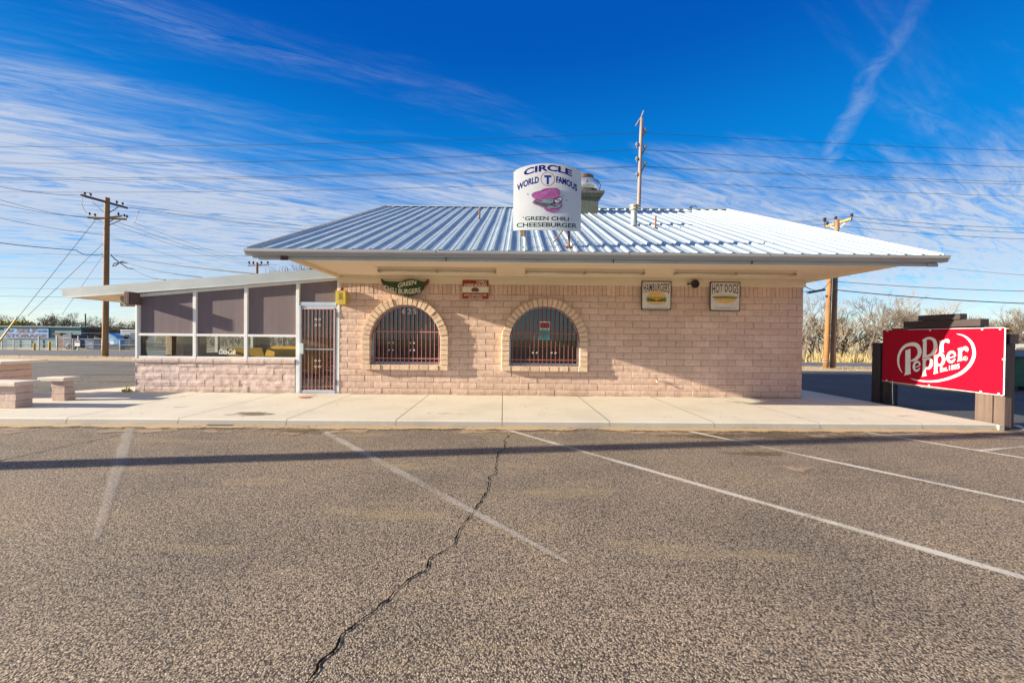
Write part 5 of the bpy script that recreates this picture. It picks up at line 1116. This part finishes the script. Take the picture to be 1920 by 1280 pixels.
# pair at right
b0 = G(1561, 690); Y2 = b0.y; t = thing('utility_pole', 'brown utility pole with a tilted crossarm at right, right one of a close pair', 'utility pole', tuple(b0)); PR = t
shaft(t, b0 - Vector((0, 0, .1)), P(1569.5, 413, Y2), .125, .10, POLEW2)
CA, CB = P(1549, 425, Y2 + .6), P(1597, 410, Y2 - .6); arm(t, CA, CB, .10, .12)
q = MB(); q.bar(P(1571, 430, Y2), P(1588, 415, Y2 - .3), .03, .04); q.bar(P(1568, 429, Y2), P(1556, 424, Y2 + .4), .03, .04); q.parts('brace', mat('pale_brace', (.55, .45, .3), .7), t)
q = MB()
for p in ((1551, 421, .5), (1567, 411, 0), (1597, 406, -.6)): ins(q, P(p[0], p[1] + 2, Y2 + p[2]), 1.3)
q.parts('insulator', BLACK, t)
q = MB(); q.tube([P(1546, 414, Y2), P(1547, 425, Y2), P(1549, 440, Y2)], .02, 5); q.box(*(lambda c: (c.x - .06, c.x + .06, Y2 - .05, Y2 + .05, c.z - .1, c.z + .1))(P(1546, 412, Y2))); q.parts('fuse_cutout', WIRE, t)
b1 = G(1548, 690); t = thing('utility_pole', 'orange brown utility pole leaning right, left one of a close pair', 'utility pole', tuple(b1)); shaft(t, b1 - Vector((0, 0, .1)), P(1558, 470, b1.y), .125, .10, POLEY)
q = MB(); q.bar(P(1549.5, 553, b1.y - .2), P(1550, 558, b1.y - .2), .04, .12); q.build('ladder_step', WIRE, t)
q = MB(); q.lathe((b1.x, b1.y, .3), [(.17, 0), (.17, .04)], 12); q.lathe((b1.x, b1.y, .45), [(.168, 0), (.168, .04)], 12); q.parts('strap', PALEPOLE, t)
# the pole at the left whose shadow crosses the lot
t = thing('utility_pole', 'wooden utility pole standing left of the frame, casting the long shadow over the lot', 'utility pole', (-13, 3.27, 0)); shaft(t, (-13, 3.27, -.1), (-13, 3.27 - .55, 12), .17, .12, POLEW)
# ------------------------------------------------------------------ wires
def wire(pa, pb, sag, r, lab, n=24):
    pa, pb = Vector(pa), Vector(pb); pts = []
    for k in range(n + 1):
        s = k / n; p = pa.lerp(pb, s); p.z -= sag * 4 * s * (1 - s); pts.append(p - pa)
    mb = MB(); mb.tube([p + pa for p in pts], r, 5); o = mb.build('overhead_wire', WIRE, loc=tuple(pa)); tag(o, lab, 'wire', 'overhead wires')
names = ['top', 'second', 'third', 'fourth', 'fifth', 'lowest']
for i, (yl, yp, yr, r_) in enumerate(((232, 235, 262, .008), (272, 249, 282, .017), (303, 281, 312.5, .019), (330, 311.5, 340, .015), (334, 313, 345, .015), (357, 338, 367, .016))):
    dl, dr = (yl - yp), (yr - yp)
    if i: wire(P(1195, yp, YT), P(-90, yl + dl * .12, YT), .32, r_ * .75, '%s dark wire from the tall pale pole to the left edge of the sky' % names[i - 1])
    if i: wire(P(1205, yp, YT), P(2000, yr + dr * .12, YT), .12, r_ * .75, '%s dark wire from the tall pale pole to the right edge of the sky' % names[i - 1])
# right poles' lines
for (xl, yl, x0, y0, dy, xr, yr, lab) in ((1460, 415, 1597, 406, -.6, 1990, 429, 'upper'), (1470, 419, 1567, 411, 0, 1990, 438, 'middle'), (1490, 424, 1551, 421, .5, 1990, 450, 'lower')):
    a = P(x0, y0, Y2 + dy); wire(a, P(xr, yr, Y2 + 2), .15, .011, lab + ' wire from the tilted crossarm to the right edge'); wire(a, P(1350, yl + (yl - y0) * .7, Y2 + 16), .1, .011, lab + ' wire running from the tilted crossarm behind the roof')
wire(P(1563, 543, Y2 - .15), P(1990, 571, Y2 - 1), .12, .024, 'thick cable from the pair of poles across the bare trees at right')
wire(P(1563, 527.5, Y2 - .15), P(1990, 547, Y2 - 1), .1, .014, 'thin cable just above the thick one at right')
wire(P(1775, 503, Y2 + 4), P(1990, 521, Y2 + 4), .03, .009, 'faint wire starting at the right gutter end')
wire(P(1556, 528, Y2 - .15), P(1500, 529, 12), .35, .014, 'slack service wire from the poles to the wall corner')
o_ = MB(); a, b_ = P(1514, 549, Y2 - 1), P(1546, 543, Y2 - .3); o_.tube([a, b_], .06, 8); tag(o_.build('splice_case', BLACK, loc=tuple(a)), 'black cable splice case beside the orange pole', 'cable splice')
wire(P(1546, 543, Y2 - .3), P(1500, 547, Y2 - 2), .02, .015, 'short cable through the splice case')
# left pole's lines
LW = [((156, 366), -1.5, (-120, 320), 12, .3, 'highest wire from the upper crossarm to the left edge'), ((166, 407), -.3, (-120, 352), 12, .25, 'second wire from the lower crossarm to the left edge'), ((176, 410), -.2, (-120, 335), 12, .3, 'third wire from the lower crossarm to the left edge'),
      ((194, 440), 0, (-120, 380), 12, .2, 'single wire from the middle of the shaft to the left edge')]
for p, dy, q_, Yq, sg, lab in LW: wire(ux(*p, dy), P(*q_, Yq + 6), sg, .011, lab)
wire(ux(194, 476), ux(170, 477, -.5), .05, .02, 'short thick slack cable left of the shaft'); wire(ux(170, 477, -.5), ux(143, 469, -1), .12, .022, 'thick slack loop left of the brown pole'); wire(ux(143, 469, -1), P(-120, 438, 19), .1, .022, 'thick telephone cable to the left edge')
for p, q_, Yq, lab, r_ in (((237, 384), (760, 438), 60, 'upper wire from the upper crossarm towards the roof', .011), ((241, 389), (760, 446), 60, 'lower wire from the upper crossarm towards the roof', .011), ((263, 394), (700, 440), 60, 'wire from the jumper towards the roof', .010),
                  ((250, 417), (470, 489), 60, 'upper wire running right from the lower crossarm', .012), ((222, 417), (478, 496), 60, 'middle wire running right from the lower crossarm', .012), ((212, 421), (460, 496), 60, 'lower wire running right from the lower crossarm', .012),
                  ((207, 443), (480, 520), 60, 'thin wire running right below the crossarms', .009), ((208, 477), (520, 517), 14, 'thick cable running down to the sun room roof', .020), ((232, 490), (378, 520), 14, 'middle service cable reaching the sun room roof', .018), ((250, 504), (310, 525), 14, 'short service cable reaching the sun room roof', .018)):
    wire(ux(*p), P(*q_, Yq) if Yq == 60 else P(*q_, Yq), .25 if Yq == 60 else .12, r_, lab)
q = MB(); lp = [(208, 478), (216, 486), (232, 498), (240, 503), (250, 504)]; q.tube([ux(*p) for p in lp], .03, 6); q.tube([ux(*p) for p in [(240, 493), (226, 492), (214, 494), (211, 499), (217, 498), (226, 491), (232, 490)]], .03, 6); tag(q.build('cable_loop', WIRE, loc=tuple(ux(208, 478))), 'black slack cable loop hanging right of the brown pole', 'cable')
# guy wires with the yellow guard
gA = G(-12, 662); wire(ux(178, 414), P(-2, 640, 21), 0, .014, 'guy wire running down to the yellow guard at the left edge'); wire(ux(194, 456), P(52, 592, 22), 0, .012, 'second thinner guy wire at left'); wire(ux(194, 478), P(116, 590, 23), 0, .009, 'third faint guy wire at left')
t = thing('guy_guard', 'yellow plastic guard on the guy wire at the left edge', 'guy guard', tuple(gA)); q = MB(); q.tube([P(31, 597, 20.4), P(-1, 640, 20.0), P(-14, 658, 19.8)], .036, 8); q.build('guard_tube', YPAINT, t)
for yl, lab in ((474, 'faint horizontal far wire, upper one at left'), (519, 'faint horizontal far wire, middle one at left'), (539, 'faint horizontal far wire at left above the roof flashing'), (554, 'darker horizontal far wire, lowest at left')):
    wire(P(-60, yl, 40), P(500, yl + 6, 40), .05, .014 if yl < 550 else .02, lab)
# ------------------------------------------------------------------ storage yard
YF1 = G(60, 656).y
def far(px, py, dy=0): return P(px, py, YF1 + dy)
t = thing('storage_building', 'long low green corrugated storage building at the far left with a self storage board', 'storage building', far(60, 657, 9))
zt = far(60, 613, 9).z; xl = far(-160, 613, 9).x; xr = far(152, 613, 9).x; yb_ = YF1 + 9
b = MB(); b.box(xl, xr, yb_, yb_ + 12, -1.2, zt); b.build('wall', CORR, t)
b = MB(); b.hexa([(xl, yb_ - .3, zt), (xr + .2, yb_ - .3, zt), (xr + .2, yb_ + 12, zt), (xl, yb_ + 12, zt)], [(xl, yb_ - .3, zt + .12), (xr + .2, yb_ - .3, zt + .12), (xr + .2, yb_ + 6, zt + .25), (xl, yb_ + 6, zt + .25)]); b.build('roof', TRIMG, t)
b = MB(); a, c = far(108, 632, 8.9), far(120, 655, 8.9); b.box(a.x, c.x, yb_ - .05, yb_ - .004, c.z, a.z); b.build('door', mat('maroon_door', (.20, .07, .07), .6), t)
for px in (22, 44, 66): b = MB(); a, c = far(px, 637, 8.9), far(px + 14, 655, 8.9); b.box(a.x, c.x, yb_ - .05, yb_ - .004, c.z, a.z); b.build('roll_door', mat('teal_roll_door', (.14, .26, .30), .5, 0, .15, 4), t)
b = MB(); a, c = far(104, 624, 8.8), far(118, 627, 8.8); b.box(a.x, c.x, yb_ - .6, yb_ - .004, c.z, a.z); b.build('canopy', RUST, t)
t = thing('storage_sign', 'light blue board with red Self Storage lettering on the storage building', 'sign', far(49, 625, 8.9))
a, c = far(7, 614.5, 8.8), far(90, 634, 8.8); Y = yb_ - .14
b = MB(); b.box(a.x, c.x, Y, Y + .1, c.z, a.z); b.build('board', LBLUE, t)
b = MB()
for s, x0, x1, y0, y1, m in (('SELF', 31, 69, 616, 624, 0), ('STORAGE', 11, 87, 625.5, 633, 0)):
    p, q_ = P(x0, y0, Y), P(x1, y1, Y); cx_, cz = (p.x + q_.x) / 2, (p.z + q_.z) / 2; text_fit(b, s, q_.x - p.x, p.z - q_.z, lambda u_, v_: (cx_ + u_, Y - .02, cz + v_), .035)
b.build('lettering', mat('maroon_letters', (.10, .0, .01), .6), t)
b = MB()
for s, x0, x1, y0, y1 in (('627', 9, 26, 617.5, 622.5), ('564-2900', 71, 88, 618, 623)):
    p, q_ = P(x0, y0, Y), P(x1, y1, Y); cx_, cz = (p.x + q_.x) / 2, (p.z + q_.z) / 2; text_fit(b, s, q_.x - p.x, p.z - q_.z, lambda u_, v_: (cx_ + u_, Y - .02, cz + v_), .03)
b.build('number_lettering', BLUEL, t)
# chain link fence
t = thing('yard_fence', 'chain link fence with pale rails in front of the storage yard', 'fence', far(60, 656)); zb_ = gz(YF1)
xa, xb = far(-200, 656).x, far(262, 656).x; zt_ = far(60, 634.5).z
rails = MB()
for z in (zt_, (zt_ + zb_) / 2 + .02): rails.tube([(xa, YF1, z), (xb, YF1, z)], .045, 6)
rails.parts('rail', PIPE, t)
for px in (4, 26, 73, 107, 137, 147, 191, 225, -30, -70, -110):
    p = far(px, 656); hh = .45 if px in (73, 107, 147) else 0
    q = MB(); q.tube([(p.x, YF1, zb_), (p.x, YF1, zt_ + hh)], .07 if px in (73, 107, 147) else .045, 8); q.build('fence_post', PIPE, t)
cl = bpy.data.materials.new('chain_link'); cl.use_nodes = True; n_ = cl.node_tree.nodes; l__ = cl.node_tree.links; bb = n_['Principled BSDF']; bb.inputs['Base Color'].default_value = (.4, .43, .45, 1)
tx = n_.new('ShaderNodeTexCoord'); mp = n_.new('ShaderNodeMapping'); mp.inputs['Rotation'].default_value = (0, R(45), 0); wv = n_.new('ShaderNodeTexChecker'); wv.inputs['Scale'].default_value = 14
l__.new(tx.outputs['Object'], mp.inputs[0]); l__.new(mp.outputs[0], wv.inputs[0]); mm = n_.new('ShaderNodeMath'); mm.operation = 'MULTIPLY'; l__.new(wv.outputs['Fac'], mm.inputs[0]); mm.inputs[1].default_value = .4; l__.new(mm.outputs[0], bb.inputs['Alpha'])
b = MB(); b.poly([(xa, YF1 + .05, zb_), (xb, YF1 + .05, zb_), (xb, YF1 + .05, zt_), (xa, YF1 + .05, zt_)]); b.build('chain_link', cl, t)
for px, w_, h0, h1, m, lab, inkm in ((148 - 23, 5, 638, 649, WHITEP, 'white notice with a red heading hung on the yard fence', SIGNRED), (210, 3.6, 636, 645, WHITEP, 'pale notice on the yard fence right of the brown pole', LBLUE)):
    a, c = P(px - w_ + 23 - 3 if px == 125 else px - w_, h0, YF1 - .1), P(px + w_ + 23 - 3 if px == 125 else px + w_, h1, YF1 - .1)
    t = thing('fence_notice', lab, 'notice', ((a.x + c.x) / 2, YF1 - .1, c.z)); b = MB(); b.box(a.x, c.x, YF1 - .12, YF1 - .07, c.z, a.z); b.build('board', m, t)
    b = MB(); b.box(a.x + .05, c.x - .05, YF1 - .13, YF1 - .1205, a.z - (a.z - c.z) * .36, a.z - .06); b.build('heading', inkm, t)
for px, y0, lab in ((64.5, 644, 'shorter yellow bollard in front of the storage fence'), (93, 641, 'taller yellow bollard in front of the storage fence')):
    p = P(px, 656, YF1 - .8); q = MB(); tp_ = P(px, y0, YF1 - .8); q.lathe((p.x, YF1 - .8, gz(YF1 - .8) - .02), [(.13, 0), (.13, tp_.z - gz(YF1)), (.06, tp_.z - gz(YF1) + .08)], 12); tag(q.build('bollard', YPAINT, smooth=False, loc=(p.x, YF1 - .8, gz(YF1))), lab, 'bollard')
# yard clutter
def boxthing(name, lab, cat, x0, x1, y0, y1, dy, depth, m, parts=()):
    a, c = far(x0, y0, dy), far(x1, y1, dy); zb2 = max(gz(YF1 + dy), min(c.z, a.z - .3)); t = thing(name, lab, cat, ((a.x + c.x) / 2, YF1 + dy, zb2))
    b = MB(); b.box(a.x, c.x, YF1 + dy, YF1 + dy + depth, zb2, a.z); b.build('body', m, t, bevel=.05); 
    for pn_, px0, px1, py0, py1, pm in parts:
        p, q_ = far(px0, py0, dy), far(px1, py1, dy); b = MB(); b.box(p.x, q_.x, YF1 + dy - .06, YF1 + dy - .005, q_.z, p.z); b.build(pn_, pm, t)
    return t
boxthing('dumpster', 'dark blue steel dumpster behind the yard fence', 'dumpster', 160, 176, 636, 654, 1.5, 1.5, DUMPB, (('lid', 160, 176, 635.5, 638, BLACK), ('rib', 162, 174, 644, 645.5, RVW)))
boxthing('trailer', 'grey camper trailer with a dark door behind the yard fence', 'trailer', 226, 262, 618, 649, 3, 2.4, RVW, (('window', 233.5, 240.5, 627, 637, BLACK), ('door', 245, 258, 624, 649, mat('trailer_door', (.10, .13, .18), .4)), ('roof_edge', 226, 262, 618, 620, WHITEP), ('door_plate', 248, 252, 638, 641, WHITEP)))
boxthing('container', 'dark storage container under the carport behind the fence', 'container', 118, 136, 627, 650, 4, 3, mat('dark_container', (.06, .09, .15), .6), (('stripe', 118, 136, 632, 634, RVW),))
boxthing('parked_truck', 'grey blue truck parked under the carport', 'truck', 176, 193, 625, 651, 4.2, 4, mat('truck_grey', (.16, .18, .24), .4), (('windscreen', 178, 190, 628, 635, BLACK), ('bumper', 176, 193, 645, 648, BLACK)))
a, c = far(128, 623.5, 2), far(196, 625, 2); t = thing('carport', 'flat dark carport roof over the parked vehicles in the yard', 'carport', ((a.x + c.x) / 2, YF1 + 4, gz(60)))
b = MB(); b.box(a.x, c.x, YF1 + 2, YF1 + 9, c.z, a.z); b.build('roof', mat('carport_dark', (.05, .05, .07), .6), t); b = MB()
for x in (a.x + .2, (a.x + c.x) / 2, c.x - .2): b.box(x - .06, x + .06, YF1 + 2.2, YF1 + 2.32, gz(60), c.z - .001)
b.parts('carport_post', BLACK, t)
t = thing('tarped_boat', 'boat under a bright blue tarp behind the yard fence', 'boat', far(213, 650, 2)); a = far(203, 624, 2); c = far(226, 650, 2); b = MB(); zt1 = a.z
b.slab([(a.x, YF1 + 2, c.z + .25), (c.x, YF1 + 2, c.z + .25), (c.x, YF1 + 2, c.z + .8), (lerp(a.x, c.x, .6), YF1 + 2, lerp(c.z, zt1, .75)), (a.x, YF1 + 2, zt1)], (0, 2.2, 0)); b.build('tarp', TARP, t, bevel=.1)
b = MB(); b.hexa([(a.x + .3, YF1 + 2.1, gz(60) + .1), (c.x - .5, YF1 + 2.1, gz(60) + .1), (c.x - .5, YF1 + 4, gz(60) + .1), (a.x + .3, YF1 + 4, gz(60) + .1)], [(a.x, YF1 + 1.9, c.z + .28), (c.x, YF1 + 1.9, c.z + .28), (c.x, YF1 + 4.2, c.z + .28), (a.x, YF1 + 4.2, c.z + .28)]); b.build('hull', RVW, t)
boxthing('house', 'low tan house roof beyond the storage yard', 'house', 196, 226, 617, 640, 14, 6, mat('tan_house', (.42, .26, .15), .8), (('roof_edge', 194, 228, 616, 619, mat('blue_roof_edge', (.35, .40, .55), .6)),))
boxthing('container', 'pale storage container right of the green building', 'container', 152, 200, 617, 652, 11, 3, CORR, (('roof_edge', 152, 200, 616, 618.5, mat('pale_container_top', (.45, .45, .36), .6)),))
t = thing('parked_car', 'small dark car behind the fence beside the storage door', 'car', far(127, 654, 3)); a, c = far(122, 643, 3), far(141, 654, 3); b = MB()
L0, L1, zc0, zc1 = a.x, c.x, gz(58) + .25, a.z; b.slab([(L0, YF1 + 3, zc0), (L1, YF1 + 3, zc0), (L1, YF1 + 3, lerp(zc0, zc1, .5)), (lerp(L0, L1, .8), YF1 + 3, lerp(zc0, zc1, .55)), (lerp(L0, L1, .68), YF1 + 3, zc1), (lerp(L0, L1, .3), YF1 + 3, zc1), (lerp(L0, L1, .15), YF1 + 3, lerp(zc0, zc1, .6)), (L0, YF1 + 3, lerp(zc0, zc1, .5))], (0, 1.6, 0)); b.build('body', mat('dark_car_paint', (.03, .035, .06), .3), t, bevel=.05)
for f_ in (.2, .8):
    b = MB(); xx = lerp(L0, L1, f_); loft(b, [[(xx + .3 * math.cos(k * math.pi / 6), YF1 + 2.98, gz(58) + .3 + .3 * math.sin(k * math.pi / 6)) for k in range(12)], [(xx + .3 * math.cos(k * math.pi / 6), YF1 + 3.2, gz(58) + .3 + .3 * math.sin(k * math.pi / 6)) for k in range(12)]]); b.build('wheel', BLACK, t)
# green bin and board fence at the right edge
c = P(1932, 735, 12.0); t = thing('dumpster', 'dark green steel dumpster at the right edge behind the drink sign', 'dumpster', (c.x + .6, 12.5, 0)); b = MB(); x0 = P(1896, 700, 12).x
b.hexa([(x0 + .1, 12, .12), (x0 + 2.2, 12, .12), (x0 + 2.2, 13.4, .12), (x0 + .1, 13.4, .12)], [(x0, 11.9, 1.0), (x0 + 2.3, 11.9, 1.0), (x0 + 2.3, 13.5, 1.15), (x0, 13.5, 1.15)]); b.build('body', DUMPG, t, bevel=.02); b = MB(); b.hexa([(x0 - .03, 11.85, 1.0), (x0 + 2.33, 11.85, 1.0), (x0 + 2.33, 13.55, 1.16), (x0 - .03, 13.55, 1.16)], [(x0 - .03, 11.85, 1.05), (x0 + 2.33, 11.85, 1.05), (x0 + 2.33, 13.55, 1.21), (x0 - .03, 13.55, 1.21)]); b.build('lid', BLACK, t)
for xx in (x0 + .3, x0 + 2.0): b = MB(); b.box(xx - .06, xx + .06, 12.1, 12.2, 0, .12); b.box(xx - .06, xx + .06, 13.2, 13.3, 0, .12); b.parts('foot', BLACK, t)
YB2 = 24.0; t = thing('board_fence', 'tan wooden board fence at the right edge beyond the lot', 'fence', P(1925, 680, YB2)); b = MB(); x0 = P(1905, 660, YB2).x; z1 = P(1905, 652, YB2).z
for k in range(24): b.box(x0 + k * .2, x0 + k * .2 + .17, YB2, YB2 + .03, gz(YB2) + .02, z1 + (.02 if k % 3 else 0))
b.build('boards', ARMW, t); b = MB(); b.box(x0, x0 + 4.8, YB2 + .031, YB2 + .08, .3, .4); b.build('fence_rail', POLEW2, t)
t = thing('trailer', 'pale trailer roof far off at the right edge', 'trailer', P(1925, 655, 40)); b = MB(); a = P(1900, 645, 40); b.box(a.x, a.x + 9, 40, 43, 0.0, a.z); b.build('body', WHITEP, t, bevel=.05)
# ------------------------------------------------------------------ trees
def bare_mesh(seed, H, spread, stems, levels, tw, upb=.35, r0=.11):
    rnd = random.Random(seed); tr = MB(); cr = MB(); tips = []
    def grow(p, d, L, r, lv, mb):
        q = p + d * L * .5 + Vector((rnd.uniform(-1, 1), rnd.uniform(-1, 1), rnd.uniform(-.3, .6))) * L * .10; e = p + d * L
        n = 5 if lv > levels - 2 else 3
        (tr if lv > levels - 2 else cr).tube([p, q, e], [r, r * .85, r * .68], n, cap=False)
        if lv == 0: tips.append(e); return
        k = rnd.choice((2, 3, 3)) if lv > 1 else rnd.choice((3, 4))
        for i in range(k):
            ax = Vector((rnd.gauss(0, 1), rnd.gauss(0, 1), rnd.gauss(0, .6))).normalized()
            nd = (d + ax * rnd.uniform(.35, .75) * spread + Vector((0, 0, upb * rnd.uniform(.1, .6)))).normalized()
            s = p.lerp(e, rnd.uniform(.55, 1)); grow(s if i else e, nd, L * rnd.uniform(.62, .86), max(r * (.70 if i == 0 else .55), tw), lv - 1, mb)
    for s in range(stems):
        a = rnd.uniform(0, 6.28); o = Vector((math.cos(a), math.sin(a), 0)) * (.0 if stems == 1 else rnd.uniform(.1, .5)); d = (Vector((0, 0, 1)) + o * (1.2 if stems > 1 else .2)).normalized()
        grow(Vector((o.x, o.y, -.1)), d, H * rnd.uniform(.22, .30), r0, levels, tr)
    zm_ = max(v[2] for v in cr.v); k = H / zm_
    for m in (tr, cr): m.v = [(x * k, y * k, z * k) for x, y, z in m.v]
    return tr, cr, [t * k for t in tips]
PROT = {}
def tree(kind, lab, cat, x, y, h, rz, grp, cm=None):
    if kind not in PROT:
        sd, H, sp, st_, lv, tw, up = KINDS[kind][:7]; tr, cr, tips = bare_mesh(sd, H, sp, st_, lv, tw, up)
        leaf = KINDS[kind][7]
        def me_(mb, nm, m):
            me = bpy.data.meshes.new(nm); me.from_pydata(mb.v, [], mb.f); me.materials.append(m); me.update(); return me
        if leaf:
            rnd = random.Random(sd); lf = MB()
            for t_ in tips:
                for _ in range(leaf[1]):
                    c = t_ + Vector((rnd.gauss(0, 1), rnd.gauss(0, 1), rnd.gauss(0, .8))) * leaf[2]; a_ = Vector((rnd.gauss(0, 1), rnd.gauss(0, 1), rnd.gauss(0, 1))).normalized() * leaf[3]; b_ = a_.orthogonal().normalized() * leaf[3] * .6
                    lf.add([c - a_, c + b_, c + a_, c - b_], [(0, 1, 2, 3)])
            cr.add(lf.v, lf.f, 1)
        mc = me_(cr, 'crown', KINDS[kind][8]);
        if leaf: mc.materials.append(leaf[0]); mc.polygons.foreach_set('material_index', cr.mi)
        PROT[kind] = (me_(tr, 'trunk', BARK if not leaf else BARK), mc, H)
    mt, mc, H = PROT[kind]; s = h / H
    o = bpy.data.objects.new(kind, None); COL.objects.link(o); o.location = (x, y, gz(y)); o.rotation_euler = (0, 0, rz); o.scale = (s * 1.0, s * 1.0, s); tag(o, lab, cat, grp)
    for nm, m in (('trunk', mt), ('crown', mc)): c = bpy.data.objects.new(nm, m); COL.objects.link(c); c.parent = o
    return o
KINDS = {'bare_tree': (3, 6.5, 1.0, 5, 5, .010, .4, None, TWIG2), 'bare_bush': (8, 5.0, 1.25, 7, 5, .009, .3, None, TWIG), 'bare_elm': (12, 8.0, 1.1, 1, 6, .012, .35, None, TWIG),
         'leafy_tree': (21, 6.0, 1.0, 4, 4, .02, .4, (LEAFG, 2, .35, .13), TWIG), 'leafy_bush': (31, 3.2, 1.2, 6, 3, .02, .3, (LEAFY, 14, .3, .16), TWIG)}
rnd = random.Random(42); gR = 'bare trees beyond the road at right'
def topz(px, py, Y): return P(px, py, Y).z - gz(Y)
for i, (px, Y, py, k, lab) in enumerate([(1512, 36, 546, 'bare_elm', 'dark bare tree just right of the wall corner'), (1535, 44, 545, 'bare_tree', 'bare tree behind the orange pole'), (1590, 48, 600, 'bare_bush', 'low bare bush right of the pair of poles'), (1632, 36, 550, 'bare_elm', 'bare tree with a forked dark trunk left of the drink sign'),
        (1672, 46, 538, 'bare_tree', 'tall pale bare tree above the left end of the drink sign'), (1712, 42, 572, 'bare_bush', 'bare tree above the left half of the red banner'), (1752, 48, 534, 'bare_tree', 'pale bare tree above the timber beams, tallest there'), (1792, 45, 590, 'bare_bush', 'bare tree right above the top beam end'),
        (1840, 50, 572, 'bare_tree', 'bare tree above the right end of the banner'), (1878, 44, 596, 'bare_bush', 'greenish bare bush near the right edge'), (1915, 48, 566, 'bare_tree', 'bare tree at the right edge of the photo'), (1955, 44, 575, 'bare_bush', 'bare bush at the extreme right'),
        (1595, 56, 560, 'bare_tree', 'further bare tree between the poles and the sign'), (1560, 52, 575, 'bare_bush', 'further bare bush directly behind the pair of poles'), (1860, 60, 590, 'bare_bush', 'further bare bush behind the banner right end')]):
    p = P(px, 640, Y); tree(k, lab, 'tree', p.x, Y, topz(px, py, Y), rnd.uniform(0, 6.28), gR)
gL = 'trees beyond the storage yard at left'
for i, (px, Y, py, k, lab) in enumerate([(8, 88, 588, 'bare_elm', 'bare tree at the left edge above the green hedge'), (48, 88, 590, 'bare_elm', 'bare tree above the self storage board'), (-30, 88, 592, 'bare_elm', 'bare tree just outside the left edge'), (5, 84, 601, 'leafy_bush', 'yellow green tree behind the storage roof at the left edge'), (38, 84, 603, 'leafy_bush', 'yellow green shrub right above the storage sign'), (62, 82, 605, 'bare_bush', 'brown shrub right of the yellow green shrubs'),
        (108, 88, 590, 'leafy_tree', 'green leafy tree left of the dark thin pole'), (128, 88, 596, 'leafy_tree', 'second green leafy tree near the dark thin pole'), (146, 90, 583, 'bare_elm', 'tall grey bare tree behind the dark thin pole'), (172, 74, 590, 'bare_elm', 'bare tree left of the brown pole'), (186, 66, 598, 'bare_bush', 'orange brown bush at the foot of the trees'), (212, 74, 592, 'bare_elm', 'bare tree right of the brown pole'), (232, 70, 600, 'bare_elm', 'low bare tree above the tarped boat'), (252, 70, 600, 'leafy_tree', 'green tree beside the white corner post'), (100, 90, 600, 'bare_elm', 'far bare tree above the storage roof'),
        (535, 62, 489, 'bare_elm', 'bare tree top showing above the sun room roof'), (500, 66, 494, 'bare_elm', 'thin bare tree top beside the small far pole'), (570, 66, 492, 'bare_elm', 'bare tree top under the left end of the gutter'), (320, 70, 600, 'bare_elm', 'bare tree seen through the sun room windows')]):
    p = P(px, 640, Y); tree(k, lab, 'tree', p.x, Y, topz(px, py, Y), rnd.uniform(0, 6.28), gL)
# brush: ground cover beyond the road, uncountable
b = MB(); rnd = random.Random(9)
for k in range(16000):
    x = rnd.uniform(22, 75); y = rnd.triangular(31.5, 62, 36); z = gz(y); h = rnd.uniform(.2, .65) * (1 + .5 * mnoise.noise(Vector((x * .3, y * .3, 0)))) * (1.6 if y > 38 else 1); a = rnd.uniform(0, 6.28); w = rnd.uniform(.02, .05); l_ = rnd.uniform(-.3, .3)
    b.add([(x - w * math.cos(a), y - w * math.sin(a), z), (x + w * math.cos(a), y + w * math.sin(a), z), (x + l_, y + l_ * .5, z + h)], [(0, 1, 2)])
struct(b.build('dry_grass', GRASSM), 'stuff', 'tall dry yellow grass along the far side of the road')
b = MB()
for k in range(20000):
    x = rnd.uniform(24, 100); y = rnd.uniform(48, 75); z = gz(y); h = rnd.uniform(.6, 2.9) * (1 + .35 * mnoise.noise(Vector((x * .12, y * .2, 3)))); a = rnd.uniform(0, 6.28); w = rnd.uniform(.015, .03); l_ = rnd.gauss(0, .6)
    z0 = z + rnd.uniform(0, h * .6); b.add([(x - w * math.cos(a), y - w * math.sin(a), z0), (x + w * math.cos(a), y + w * math.sin(a), z0), (x + l_, y + l_ * .5, z0 + h * .45)], [(0, 1, 2)])
struct(b.build('brushwood', BRUSHM), 'stuff', 'dense thicket of bare brush behind the trees at right')
b = MB()
for k in range(9000):
    x = rnd.uniform(-130, -22); y = rnd.uniform(76, 100); z = -1; h = rnd.uniform(1.0, 4.0) * (1 + .4 * mnoise.noise(Vector((x * .12, y * .2, 3)))); a = rnd.uniform(0, 6.28); w = rnd.uniform(.03, .07); l_ = rnd.gauss(0, .6)
    z0 = z + rnd.uniform(0, h * .6); b.add([(x - w * math.cos(a), y - w * math.sin(a), z0), (x + w * math.cos(a), y + w * math.sin(a), z0), (x + l_, y + l_ * .5, z0 + h * .45)], [(0, 1, 2)])
struct(b.build('brushwood', TWIG), 'stuff', 'far thicket of bare brush behind the storage yard')
b = MB()
for k in range(2500):
    if rnd.random() < .5: x = rnd.uniform(-45, -14); y = rnd.uniform(22.4, 27)
    else: x = rnd.uniform(12, 34); y = rnd.triangular(17.6, 22.2, 21.5)
    z = gz(y) + .008; h = rnd.uniform(.03, .10); a = rnd.uniform(0, 6.28); w = .01; l_ = rnd.uniform(-.05, .05); b.add([(x - w * math.cos(a), y - w * math.sin(a), z), (x + w * math.cos(a), y + w * math.sin(a), z), (x + l_, y, z + h)], [(0, 1, 2)])
struct(b.build('verge_grass', GRASSM), 'stuff', 'sparse dry grass on the dirt strips')
